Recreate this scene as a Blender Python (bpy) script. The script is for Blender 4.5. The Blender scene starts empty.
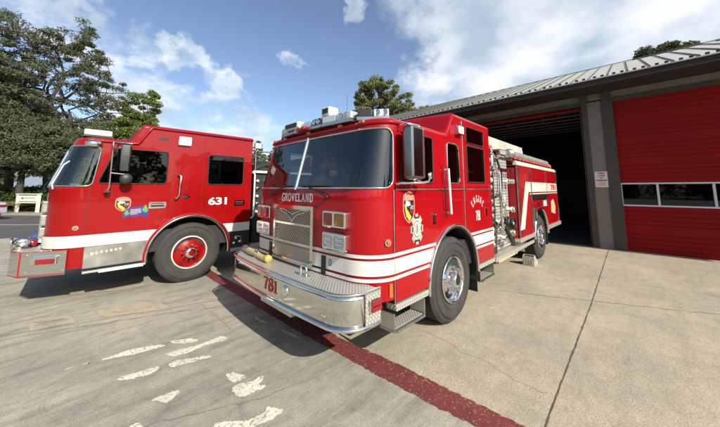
import bpy, math, random
import numpy as np
from math import sin, cos, pi, radians, sqrt, atan2, hypot
from mathutils import Vector, Matrix
from mathutils.geometry import delaunay_2d_cdt
random.seed(7); rng = np.random.default_rng(7)
scn = bpy.context.scene
COL = scn.collection

# ------------------------------------------------------------------ materials
MATS = {}
def nodes(name):
    m = bpy.data.materials.new(name); m.use_nodes = True
    nt = m.node_tree; b = nt.nodes['Principled BSDF']
    MATS[name] = m
    return m, nt, b
def N(nt, t, **kw):
    n = nt.nodes.new(t)
    for k, v in kw.items():
        if k.startswith('i_'): n.inputs[k[2:].replace('_', ' ')].default_value = v
        else: setattr(n, k, v)
    return n
def L(nt, a, b): nt.links.new(a, b)
def setp(b, col=None, rough=None, metal=None, coat=None, spec=None, **kw):
    if col is not None: b.inputs['Base Color'].default_value = (*col, 1)
    if rough is not None: b.inputs['Roughness'].default_value = rough
    if metal is not None: b.inputs['Metallic'].default_value = metal
    if coat is not None:
        b.inputs['Coat Weight'].default_value = coat; b.inputs['Coat Roughness'].default_value = 0.04
    if spec is not None: b.inputs['Specular IOR Level'].default_value = spec
def noise_var(nt, b, col, amt=0.15, scale=3.0, detail=6, rough=None, ramt=0.1, obj=True):
    tc = N(nt, 'ShaderNodeTexCoord'); no = N(nt, 'ShaderNodeTexNoise'); no.inputs['Scale'].default_value = scale
    no.inputs['Detail'].default_value = detail
    L(nt, tc.outputs['Object'], no.inputs['Vector'])
    mr = N(nt, 'ShaderNodeMapRange'); mr.inputs['From Min'].default_value = .3; mr.inputs['From Max'].default_value = .7
    mr.inputs['To Min'].default_value = 1 - amt; mr.inputs['To Max'].default_value = 1 + amt
    L(nt, no.outputs['Fac'], mr.inputs['Value'])
    vm = N(nt, 'ShaderNodeVectorMath', operation='SCALE'); vm.inputs[0].default_value = col
    L(nt, mr.outputs['Result'], vm.inputs['Scale']); L(nt, vm.outputs['Vector'], b.inputs['Base Color'])
    if rough is not None:
        m2 = N(nt, 'ShaderNodeMapRange'); m2.inputs['From Min'].default_value = .3; m2.inputs['From Max'].default_value = .7
        m2.inputs['To Min'].default_value = rough - ramt; m2.inputs['To Max'].default_value = rough + ramt
        L(nt, no.outputs['Fac'], m2.inputs['Value']); L(nt, m2.outputs['Result'], b.inputs['Roughness'])
    return no, tc
def simple(name, col, rough=.5, metal=0, coat=None, amt=.12, scale=4, ramt=.08):
    m, nt, b = nodes(name); setp(b, col, rough, metal, coat)
    noise_var(nt, b, col, amt, scale, 5, rough, min(ramt, rough * .5)); return m
def add_bump(nt, b, height_out, strength=.3, dist=.01):
    bp = N(nt, 'ShaderNodeBump'); bp.inputs['Strength'].default_value = strength; bp.inputs['Distance'].default_value = dist
    L(nt, height_out, bp.inputs['Height']); L(nt, bp.outputs['Normal'], b.inputs['Normal']); return bp

def paint(name, col):
    m, nt, b = nodes(name); setp(b, col, .42, 0, .55, .12)
    noise_var(nt, b, col, .07, 1.6, 8, .38, .06)
    tc = N(nt, 'ShaderNodeTexCoord'); no = N(nt, 'ShaderNodeTexNoise'); no.inputs['Scale'].default_value = 2.2; no.inputs['Detail'].default_value = 1
    L(nt, tc.outputs['Object'], no.inputs['Vector']); add_bump(nt, b, no.outputs['Fac'], .12, .02)
    return m
paint('red_paint', (.29, .0018, .005)); paint('red_paint_b', (.245, .0020, .0028))
simple('white_band', (.58, .56, .50), .4, 0, .4, .05)
simple('cream', (.62, .59, .46), .4, amt=.06)
simple('chrome', (.78, .77, .75), .07, 1, amt=.05, ramt=.05)
simple('polished', (.70, .68, .62), .085, 1, amt=.06, scale=3, ramt=.035)
simple('stainless', (.5, .49, .45), .34, 1, amt=.1, scale=5, ramt=.08)
simple('aluminium', (.50, .48, .43), .42, .45, amt=.12, scale=9)
simple('rubber', (.035, .032, .028), .82, amt=.25, scale=6)
simple('dark_chrome', (.22, .22, .21), .16, 1, amt=.1, scale=2)
simple('black_rubber', (.012, .012, .012), .6)
simple('black', (.008, .008, .009), .45)
simple('dark_metal', (.035, .034, .033), .5, .3)
simple('chassis', (.02, .019, .018), .75)
simple('cover_beige', (.42, .405, .34), .6)
simple('dash_grey', (.13, .14, .13), .8)
simple('seat_grey', (.05, .05, .055), .85)
simple('amber', (.48, .11, .012), .25, 0, .6); simple('lens_red', (.22, .006, .010), .14, 0, .7)
simple('lens_amber', (.30, .10, .01), .18, 0, .9); simple('lens_clear', (.62, .64, .64), .1, .35, .9)
simple('decal_white', (.60, .59, .54), .5, amt=.04); simple('decal_black', (.01, .01, .01), .5)
simple('decal_red', (.35, .008, .012), .4); simple('decal_gold', (.75, .36, .05), .45); simple('decal_salmon', (.62, .22, .14), .5)
simple('decal_silver', (.42, .42, .34), .45, .2); simple('decal_blue', (.025, .03, .2), .45); simple('decal_green', (.08, .28, .05), .45)
simple('decal_purple', (.24, .19, .22), .45, amt=.5, scale=60)
simple('hose_tan', (.42, .33, .17), .75); simple('hose_grey', (.2, .2, .185), .55); simple('hose_red', (.35, .03, .03), .7)
simple('canvas_blue', (.03, .06, .17), .8); simple('helmet_yellow', (.42, .32, .08), .6)
simple('white_plastic', (.62, .61, .56), .4, amt=.05); simple('quilted', (.5, .5, .49), .4, .7)
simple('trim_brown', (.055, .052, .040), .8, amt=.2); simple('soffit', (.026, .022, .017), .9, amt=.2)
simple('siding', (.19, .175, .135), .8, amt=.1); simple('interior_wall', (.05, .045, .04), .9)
simple('roof_metal', (.38, .37, .31), .5, .0, amt=.08, scale=1.5); simple('seam_metal', (.07, .07, .06), .5, .2)
simple('door_red', (.235, .0085, .008), .7, amt=.10, scale=.9); MATS['door_red'].node_tree.nodes['Principled BSDF'].inputs['Specular IOR Level'].default_value = .12; simple('frame_white', (.55, .55, .55), .5, amt=.05)
simple('bark', (.045, .038, .030), .95, amt=.35, scale=3); simple('sign_white', (.62, .60, .52), .6, amt=.03)
simple('sign_text', (.13, .14, .14), .7); simple('silver_car', (.42, .43, .45), .3, .5, .8)
simple('blue_roof', (.20, .25, .30), .6); simple('house_wall', (.45, .42, .36), .8)
simple('warning_yellow', (.6, .5, .1), .5)

def glass(name, tint, rough=.02, alpha_mix=.75, spec=.5):
    m, nt, b = nodes(name); nt.nodes.remove(b)
    out = nt.nodes['Material Output']
    tr = N(nt, 'ShaderNodeBsdfTransparent'); tr.inputs['Color'].default_value = (*tint, 1)
    gl = N(nt, 'ShaderNodeBsdfGlossy'); gl.inputs['Roughness'].default_value = rough; gl.inputs['Color'].default_value = (.95, 1, .98, 1)
    fr = N(nt, 'ShaderNodeFresnel'); fr.inputs['IOR'].default_value = 1.52 + spec
    mx = N(nt, 'ShaderNodeMixShader'); L(nt, fr.outputs[0], mx.inputs[0]); L(nt, tr.outputs[0], mx.inputs[1]); L(nt, gl.outputs[0], mx.inputs[2])
    L(nt, mx.outputs[0], out.inputs['Surface']); return m
glass('windshield_glass', (.62, .74, .69), spec=.30)
glass('tinted_glass', (.07, .075, .075), spec=.0)
glass('clear_tint', (.2, .225, .21), spec=.0)

def pattern_coords(nt, da, db, k):
    tc = N(nt, 'ShaderNodeTexCoord'); outs = []
    for d in (da, db):
        dp = N(nt, 'ShaderNodeVectorMath', operation='DOT_PRODUCT'); dp.inputs[1].default_value = tuple(x * k for x in d)
        L(nt, tc.outputs['Object'], dp.inputs[0]); s = N(nt, 'ShaderNodeMath', operation='SINE'); L(nt, dp.outputs['Value'], s.inputs[0]); outs.append(s.outputs[0])
    return outs
def tread(name, col, k=95, rough=.3):      # raised diamond tread plate
    m, nt, b = nodes(name); setp(b, col, rough, .45)
    a, c = pattern_coords(nt, (1, 1, 1), (1, -1, -.25), k)
    mu = N(nt, 'ShaderNodeMath', operation='MULTIPLY'); L(nt, a, mu.inputs[0]); L(nt, c, mu.inputs[1])
    ab = N(nt, 'ShaderNodeMath', operation='ABSOLUTE'); L(nt, mu.outputs[0], ab.inputs[0])
    pw = N(nt, 'ShaderNodeMath', operation='POWER'); L(nt, ab.outputs[0], pw.inputs[0]); pw.inputs[1].default_value = 1.6
    add_bump(nt, b, pw.outputs[0], .7, .006)
    mr = N(nt, 'ShaderNodeMapRange'); mr.inputs['To Min'].default_value = .62; mr.inputs['To Max'].default_value = 1.25
    L(nt, pw.outputs[0], mr.inputs['Value']); vm = N(nt, 'ShaderNodeVectorMath', operation='SCALE'); vm.inputs[0].default_value = col
    L(nt, mr.outputs[0], vm.inputs['Scale']); L(nt, vm.outputs[0], b.inputs['Base Color']); return m
tread('tread_plate', (.60, .58, .52), 80)
def quilt(name, col, k):
    m, nt, b = nodes(name); setp(b, col, .35, .6)
    a, c = pattern_coords(nt, (1, 1, 0), (0, 0, 1), k)
    mx = N(nt, 'ShaderNodeMath', operation='MAXIMUM'); 
    mi = N(nt, 'ShaderNodeMath', operation='MULTIPLY'); L(nt, a, mi.inputs[0]); L(nt, c, mi.inputs[1])
    ab = N(nt, 'ShaderNodeMath', operation='ABSOLUTE'); L(nt, mi.outputs[0], ab.inputs[0])
    mr = N(nt, 'ShaderNodeMapRange'); mr.inputs['From Max'].default_value = .7; mr.inputs['To Min'].default_value = .38; mr.inputs['To Max'].default_value = 1.2
    L(nt, ab.outputs[0], mr.inputs['Value']); vm = N(nt, 'ShaderNodeVectorMath', operation='SCALE'); vm.inputs[0].default_value = col
    L(nt, mr.outputs[0], vm.inputs['Scale']); L(nt, vm.outputs[0], b.inputs['Base Color']); add_bump(nt, b, ab.outputs[0], .6, .01); return m
quilt('quilt_panel', (.70, .69, .64), 55); quilt('quilt_box', (.58, .59, .60), 28)

def leaf(name, col, var=.45, trans=.25):
    m, nt, b = nodes(name); setp(b, col, .6)
    oi = N(nt, 'ShaderNodeTexCoord'); no = N(nt, 'ShaderNodeTexNoise'); no.inputs['Scale'].default_value = 2.5; no.inputs['Detail'].default_value = 4
    L(nt, oi.outputs['Object'], no.inputs['Vector'])
    cr = N(nt, 'ShaderNodeMapRange'); cr.inputs['From Min'].default_value = .3; cr.inputs['From Max'].default_value = .7
    cr.inputs['To Min'].default_value = 1 - var; cr.inputs['To Max'].default_value = 1 + var; L(nt, no.outputs['Fac'], cr.inputs['Value'])
    vm = N(nt, 'ShaderNodeVectorMath', operation='SCALE'); vm.inputs[0].default_value = col; L(nt, cr.outputs[0], vm.inputs['Scale'])
    L(nt, vm.outputs[0], b.inputs['Base Color'])
    out = nt.nodes['Material Output']; b.inputs['Specular IOR Level'].default_value = .15; tl = N(nt, 'ShaderNodeBsdfTranslucent'); L(nt, vm.outputs[0], tl.inputs['Color'])
    mx = N(nt, 'ShaderNodeMixShader'); mx.inputs[0].default_value = trans; L(nt, b.outputs[0], mx.inputs[1]); L(nt, tl.outputs[0], mx.inputs[2])
    L(nt, mx.outputs[0], out.inputs['Surface']); return m
leaf('leaf_oak', (.105, .115, .062)); leaf('leaf_green', (.12, .15, .035)); leaf('leaf_mid', (.17, .18, .075)); leaf('leaf_conifer', (.15, .17, .11))
leaf('leaf_hedge', (.06, .09, .025)); leaf('leaf_grass', (.15, .15, .05))

def concrete(name, c1, c2, sc=1.0, speck=.35, dark=.5, streak=1.0):
    m, nt, b = nodes(name); setp(b, c1, .85)
    tc = N(nt, 'ShaderNodeTexCoord')
    def nz(s, d=8, r=.6, dist=0):
        n = N(nt, 'ShaderNodeTexNoise'); n.inputs['Scale'].default_value = s * sc; n.inputs['Detail'].default_value = d; n.inputs['Roughness'].default_value = r
        n.inputs['Distortion'].default_value = dist; L(nt, tc.outputs['Object'], n.inputs['Vector']); return n.outputs['Fac']
    def mr(x, a, bb, c, d):
        r = N(nt, 'ShaderNodeMapRange'); r.inputs['From Min'].default_value = a; r.inputs['From Max'].default_value = bb
        r.inputs['To Min'].default_value = c; r.inputs['To Max'].default_value = d; L(nt, x, r.inputs['Value']); return r.outputs[0]
    mix = N(nt, 'ShaderNodeMix', data_type='RGBA'); L(nt, mr(nz(.7, 10, .65, .4), .38, .62, 0, 1), mix.inputs[0])
    mix.inputs[6].default_value = (*c1, 1); mix.inputs[7].default_value = (*c2, 1)
    def mul(x, y):
        q = N(nt, 'ShaderNodeMath', operation='MULTIPLY'); L(nt, x, q.inputs[0]); L(nt, y, q.inputs[1]); return q.outputs[0]
    st = mul(mr(nz(2.3, 10, .7, .8), .3, .5, 1 - dark * .35, 1.0), mr(nz(9, 8, .75), .35, .65, .88, 1.1))
    st = mul(st, mr(nz(70, 3, .8), .3, .7, 1 - speck * .75, 1 + speck * .75))
    st = mul(st, mr(nz(160, 2, .7), .3, .7, 1 - speck * .5, 1 + speck * .5))
    # streaky tyre wear and drips
    mp = N(nt, 'ShaderNodeMapping'); mp.inputs['Scale'].default_value = (.5, 3.2, 1); mp.inputs['Rotation'].default_value = (0, 0, .25); L(nt, tc.outputs['Object'], mp.inputs['Vector'])
    ns = N(nt, 'ShaderNodeTexNoise'); ns.inputs['Scale'].default_value = 1.6; ns.inputs['Detail'].default_value = 9; ns.inputs['Roughness'].default_value = .7; L(nt, mp.outputs[0], ns.inputs['Vector'])
    st = mul(st, mr(ns.outputs['Fac'], .32, .52, 1 - dark * .45 * streak, 1.03))
    # dark gravel specks / spots
    vo = N(nt, 'ShaderNodeTexVoronoi'); vo.inputs['Scale'].default_value = 5.5; L(nt, tc.outputs['Object'], vo.inputs['Vector'])
    st = mul(st, mr(vo.outputs['Distance'], .015, .05, .62, 1.0))
    vm = N(nt, 'ShaderNodeVectorMath', operation='SCALE'); L(nt, mix.outputs[2], vm.inputs[0]); L(nt, st, vm.inputs['Scale'])
    # hairline cracks
    wv = N(nt, 'ShaderNodeTexVoronoi', feature='DISTANCE_TO_EDGE'); wv.inputs['Scale'].default_value = .42
    wn = N(nt, 'ShaderNodeTexNoise'); wn.inputs['Scale'].default_value = 1.8; wn.inputs['Detail'].default_value = 7; L(nt, tc.outputs['Object'], wn.inputs['Vector'])
    va = N(nt, 'ShaderNodeVectorMath', operation='MULTIPLY_ADD'); L(nt, wn.outputs['Color'], va.inputs[0]); va.inputs[1].default_value = (.9, .9, 0); L(nt, tc.outputs['Object'], va.inputs[2])
    L(nt, va.outputs[0], wv.inputs['Vector'])
    cr = mul(mr(wv.outputs['Distance'], .0, .0016, .84, 1.0), mr(nz(.33, 2), .0, .01, 1, 1))
    v2 = N(nt, 'ShaderNodeVectorMath', operation='SCALE'); L(nt, vm.outputs[0], v2.inputs[0]); L(nt, cr, v2.inputs['Scale'])
    L(nt, v2.outputs[0], b.inputs['Base Color'])
    add_bump(nt, b, nz(90, 6, .8), .25, .004); return m
concrete('apron_concrete', (.375, .325, .228), (.295, .267, .198), 1, .55, .55, streak=.35)
concrete('old_concrete', (.345, .32, .245), (.26, .245, .195), 1, .38, .8)
concrete('asphalt', (.060, .058, .055), (.085, .082, .075), 1, .3, .3)
concrete('walk_concrete', (.30, .28, .235), (.24, .225, .19), 1, .2, .4)
concrete('dirt', (.30, .225, .13), (.2, .16, .09), 1, .3, .4)
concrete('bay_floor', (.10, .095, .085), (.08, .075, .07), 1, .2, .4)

def worn_paint(name, col, under, cover=.5, sc=14, clear=False):
    m, nt, b = nodes(name); setp(b, col, .7)
    tc = N(nt, 'ShaderNodeTexCoord'); n = N(nt, 'ShaderNodeTexNoise'); n.inputs['Scale'].default_value = sc; n.inputs['Detail'].default_value = 12; n.inputs['Roughness'].default_value = .78
    L(nt, tc.outputs['Object'], n.inputs['Vector'])
    r = N(nt, 'ShaderNodeMapRange'); r.inputs['From Min'].default_value = cover; r.inputs['From Max'].default_value = cover + .04; L(nt, n.outputs['Fac'], r.inputs['Value'])
    n2 = N(nt, 'ShaderNodeTexNoise'); n2.inputs['Scale'].default_value = 5; n2.inputs['Detail'].default_value = 8; L(nt, tc.outputs['Object'], n2.inputs['Vector'])
    r2 = N(nt, 'ShaderNodeMapRange'); r2.inputs['To Min'].default_value = .6; r2.inputs['To Max'].default_value = 1.35; L(nt, n2.outputs['Fac'], r2.inputs['Value'])
    mx = N(nt, 'ShaderNodeMix', data_type='RGBA'); L(nt, r.outputs[0], mx.inputs[0]); mx.inputs[6].default_value = (*col, 1); mx.inputs[7].default_value = (*under, 1)
    vm = N(nt, 'ShaderNodeVectorMath', operation='SCALE'); L(nt, mx.outputs[2], vm.inputs[0]); L(nt, r2.outputs[0], vm.inputs['Scale']); L(nt, vm.outputs[0], b.inputs['Base Color'])
    add_bump(nt, b, n.outputs['Fac'], .3, .003)
    if clear:
        tr = N(nt, 'ShaderNodeBsdfTransparent'); ms = N(nt, 'ShaderNodeMixShader'); L(nt, r.outputs[0], ms.inputs[0]); L(nt, b.outputs[0], ms.inputs[1]); L(nt, tr.outputs[0], ms.inputs[2])
        L(nt, ms.outputs[0], nt.nodes['Material Output'].inputs['Surface']); L(nt, r2.outputs[0], vm.inputs['Scale']); vm.inputs[0].default_value = col; nt.links.remove(vm.inputs[0].links[0])
    return m
worn_paint('red_curb_paint', (.165, .026, .024), (.30, .23, .17), .525, 60, True)
worn_paint('patch_white', (.62, .59, .47), (.34, .31, .25), .54, 36, True)
worn_paint('patch_tan', (.36, .31, .22), (.25, .23, .19), .555, 16, True)
worn_paint('road_line', (.42, .40, .34), (.1, .1, .09), .55, 3)
worn_paint('grass_ground', (.13, .12, .045), (.25, .2, .1), .6, 2)

# ------------------------------------------------------------------ mesh builder
class MB:
    def __init__(s): s.v = []; s.f = []; s.m = []; s.sm = []; s.n = {}
    def add(s, vs, fs, mat=0, smooth=False, normals=None):
        o = len(s.v); s.v += [tuple(p) for p in vs]
        for f in fs: s.f.append([i + o for i in f]); s.m.append(mat); s.sm.append(smooth)
        if normals is not None:
            for i, n in enumerate(normals): s.n[o + i] = tuple(n)
        return s
    def box(s, a, b, mat=0):
        x0, y0, z0 = a; x1, y1, z1 = b
        if x0 > x1: x0, x1 = x1, x0
        if y0 > y1: y0, y1 = y1, y0
        if z0 > z1: z0, z1 = z1, z0
        return s.add([(x0, y0, z0), (x1, y0, z0), (x1, y1, z0), (x0, y1, z0), (x0, y0, z1), (x1, y0, z1), (x1, y1, z1), (x0, y1, z1)],
              [(3, 2, 1, 0), (4, 5, 6, 7), (0, 1, 5, 4), (1, 2, 6, 5), (2, 3, 7, 6), (3, 0, 4, 7)], mat)
    def obox(s, c, ax, ay, az, mat=0):
        c = Vector(c); ax = Vector(ax); ay = Vector(ay); az = Vector(az); vs = []
        for k in (-1, 1):
            for (i, j) in ((-1, -1), (1, -1), (1, 1), (-1, 1)): vs.append(c + i * ax + j * ay + k * az)
        fs = [(3, 2, 1, 0), (4, 5, 6, 7), (0, 1, 5, 4), (1, 2, 6, 5), (2, 3, 7, 6), (3, 0, 4, 7)]
        return s.add(vs, fs, mat)
    def tube(s, pts, r, n=10, closed=False, mat=0, cap=True):
        P = [Vector(p) for p in pts]; m = len(P)
        rs = r if isinstance(r, (list, tuple)) else [r] * m
        vs = []; fs = []; ref = None
        for i in range(m):
            if closed: t = (P[(i + 1) % m] - P[i - 1])
            else: t = P[min(i + 1, m - 1)] - P[max(i - 1, 0)]
            if t.length < 1e-9: t = Vector((0, 0, 1))
            t.normalize()
            if ref is None:
                ref = Vector((0, 0, 1)) if abs(t.z) < .9 else Vector((1, 0, 0))
            a = t.cross(ref)
            if a.length < 1e-4: a = t.cross(Vector((.3, 1, .1)))
            a.normalize(); b = a.cross(t); ref = b
            for k in range(n):
                q = 2 * pi * k / n; vs.append(P[i] + rs[i] * (cos(q) * a + sin(q) * b))
        for i in range(m if closed else m - 1):
            j = (i + 1) % m
            for k in range(n):
                fs.append((i * n + k, i * n + (k + 1) % n, j * n + (k + 1) % n, j * n + k))
        s.add(vs, fs, mat, True)
        if cap and not closed:
            s.add(vs[:n], [tuple(range(n))], mat); s.add(vs[-n:], [tuple(reversed(range(n)))], mat)
        return s
    def lathe(s, prof, c, axis='y', n=48, mat=0, smooth=True, a0=0, a1=2 * pi):
        # prof: (radius, along)
        c = Vector(c); full = abs(a1 - a0 - 2 * pi) < 1e-6; cnt = n if full else n + 1
        X, Y, Z = {'y': (Vector((1, 0, 0)), Vector((0, 1, 0)), Vector((0, 0, 1))), 'x': (Vector((0, 1, 0)), Vector((1, 0, 0)), Vector((0, 0, 1))),
                   'z': (Vector((1, 0, 0)), Vector((0, 0, 1)), Vector((0, 1, 0)))}[axis]
        vs = []
        for (r, t) in prof:
            for k in range(cnt):
                q = a0 + (a1 - a0) * k / n; vs.append(c + Y * t + r * (cos(q) * X + sin(q) * Z))
        fs = []
        for i in range(len(prof) - 1):
            for k in range(n):
                k2 = (k + 1) % cnt
                fs.append((i * cnt + k, i * cnt + k2, (i + 1) * cnt + k2, (i + 1) * cnt + k))
        return s.add(vs, fs, mat, smooth)
    def cyl(s, c, r, h, axis='z', n=20, mat=0):
        return s.lathe([(0, -h / 2), (r, -h / 2)], c, axis, n, mat, False).lathe([(r, -h / 2), (r, h / 2)], c, axis, n, mat, True).lathe([(r, h / 2), (0, h / 2)], c, axis, n, mat, False)
    def sphere(s, c, r, mat=0, n=16, sc=(1, 1, 1)):
        vs = []; fs = []
        for i in range(n // 2 + 1):
            th = pi * i / (n // 2)
            for k in range(n):
                q = 2 * pi * k / n; vs.append((c[0] + r * sc[0] * sin(th) * cos(q), c[1] + r * sc[1] * sin(th) * sin(q), c[2] + r * sc[2] * cos(th)))
        for i in range(n // 2):
            for k in range(n): fs.append((i * n + k, (i + 1) * n + k, (i + 1) * n + (k + 1) % n, i * n + (k + 1) % n))
        return s.add(vs, fs, mat, True)
    def prism(s, poly, fn, h0, h1, mat=0):
        """poly 2-D, fn(a, b, h) -> 3-D; walls + two caps"""
        n = len(poly); vs = [fn(a, b, h0) for a, b in poly] + [fn(a, b, h1) for a, b in poly]
        fs = [tuple(reversed(range(n))), tuple(range(n, 2 * n))] + [(i, (i + 1) % n, n + (i + 1) % n, n + i) for i in range(n)]
        return s.add(vs, fs, mat)
    def build(s, name, mats, parent=None, origin=None, bevel=0, fixn=True):
        me = bpy.data.meshes.new(name)
        o = origin if origin is not None else (root_of(parent) if parent else (0, 0, 0))
        ox, oy, oz = o
        me.from_pydata([(x - ox, y - oy, z - oz) for x, y, z in s.v], [], s.f); 
        if isinstance(mats, str): mats = [mats]
        for mm in mats: me.materials.append(MATS[mm])
        me.polygons.foreach_set('material_index', s.m); me.polygons.foreach_set('use_smooth', s.sm)
        me.update()
        if fixn and not s.n:
            import bmesh
            bm = bmesh.new(); bm.from_mesh(me); bmesh.ops.recalc_face_normals(bm, faces=bm.faces); bm.to_mesh(me); bm.free()
        if s.n:
            nn = [s.n.get(i, (0, 0, 0)) for i in range(len(s.v))]
            me.normals_split_custom_set_from_vertices(nn)
        ob = bpy.data.objects.new(name, me); COL.objects.link(ob)
        if parent: ob.parent = parent
        else: ob.location = o
        if bevel:
            md = ob.modifiers.new('Bevel', 'BEVEL'); md.width = bevel; md.segments = 2; md.limit_method = 'ANGLE'; md.angle_limit = radians(40)
        return ob
def root_of(p):
    while p.parent: p = p.parent
    return tuple(p.location)
def tag(o, label=None, cat=None, group=None, kind=None):
    if label: o['label'] = label
    if cat: o['category'] = cat
    if group: o['group'] = group
    if kind: o['kind'] = kind
    return o
def thing(name, label, cat, loc, group=None):
    o = bpy.data.objects.new(name, None); COL.objects.link(o); o.location = loc; o.empty_display_size = .3
    return tag(o, label, cat, group)
def struct(name, mb, mats, **k):
    o = mb.build(name, mats, **k); return tag(o, kind='structure')

# ------------------------------------------------------------------ 2-D polygon tools
def inpoly(x, y, P):
    c = False; n = len(P); j = n - 1
    for i in range(n):
        xi, yi = P[i]; xj, yj = P[j]
        if (yi > y) != (yj > y) and x < (xj - xi) * (y - yi) / (yj - yi) + xi: c = not c
        j = i
    return c
def densify(P, d=.06, closed=True):
    out = []; n = len(P)
    for i in range(n if closed else n - 1):
        a = P[i]; b = P[(i + 1) % n]; m = max(1, int(math.ceil(hypot(b[0] - a[0], b[1] - a[1]) / d)))
        for k in range(m): out.append((a[0] + (b[0] - a[0]) * k / m, a[1] + (b[1] - a[1]) * k / m))
    if not closed: out.append(P[-1])
    return out
def rpoly(P, r, n=5):
    """round the corners of a polygon"""
    out = []; m = len(P)
    for i in range(m):
        p = Vector(P[i]); a = (Vector(P[i - 1]) - p); b = (Vector(P[(i + 1) % m]) - p)
        rr = r[i] if isinstance(r, (list, tuple)) else r
        d = min(rr, a.length * .48, b.length * .48)
        if d < 1e-4: out.append(tuple(p)); continue
        A = p + a.normalized() * d; B = p + b.normalized() * d
        for k in range(n + 1):
            t = k / n; q = (1 - t) ** 2 * A + 2 * t * (1 - t) * p + t * t * B; out.append((q.x, q.y))
    return out
def area(P): return .5 * sum(P[i - 1][0] * P[i][1] - P[i][0] * P[i - 1][1] for i in range(len(P)))
def inset(P, d):
    if area(P) < 0: P = P[::-1]
    out = []; n = len(P)
    for i in range(n):
        a = Vector(P[i - 1]); p = Vector(P[i]); b = Vector(P[(i + 1) % n])
        n1 = Vector((-(p - a).y, (p - a).x)); n2 = Vector((-(b - p).y, (b - p).x))
        if n1.length < 1e-9 or n2.length < 1e-9: continue
        n1.normalize(); n2.normalize(); m = n1 + n2
        if m.length < .2: m = n1
        m.normalize(); k = d / max(.4, m.dot(n1)); q = p + m * k; out.append((q.x, q.y))
    return out
def ellipse(cx, cy, rx, ry, n=24, a0=0, a1=2 * pi):
    return [(cx + rx * cos(a0 + (a1 - a0) * k / n), cy + ry * sin(a0 + (a1 - a0) * k / n)) for k in range(n)]
def rect(x0, y0, x1, y1): return [(x0, y0), (x1, y0), (x1, y1), (x0, y1)]
def fillpoly(outer, holes=(), step=.06, grid=None):
    outer = densify(outer, step); holes = [densify(h, step) for h in holes]
    V = []; E = []
    for P in [outer] + holes:
        o = len(V); V += P; E += [(o + i, o + (i + 1) % len(P)) for i in range(len(P))]
    bnd = np.array(V)
    xs = [p[0] for p in outer]; ys = [p[1] for p in outer]
    g = grid or step * 1.5
    nx = int((max(xs) - min(xs)) / g); ny = int((max(ys) - min(ys)) / g)
    for i in range(1, nx + 1):
        for j in range(1, ny + 1):
            x = min(xs) + i * g; y = min(ys) + j * g
            if x < max(xs) and y < max(ys) and np.min((bnd[:, 0] - x) ** 2 + (bnd[:, 1] - y) ** 2) > (g * .45) ** 2 and inpoly(x, y, outer) and not any(inpoly(x, y, h) for h in holes): V.append((x, y))
    r = delaunay_2d_cdt([Vector(p) for p in V], E, [], 0, 1e-5)
    vo = [(p.x, p.y) for p in r[0]]; F = []
    for f in r[2]:
        cx = sum(vo[i][0] for i in f) / 3; cy = sum(vo[i][1] for i in f) / 3
        if inpoly(cx, cy, outer) and not any(inpoly(cx, cy, h) for h in holes): F.append(tuple(f))
    return vo, F, outer, holes

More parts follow.
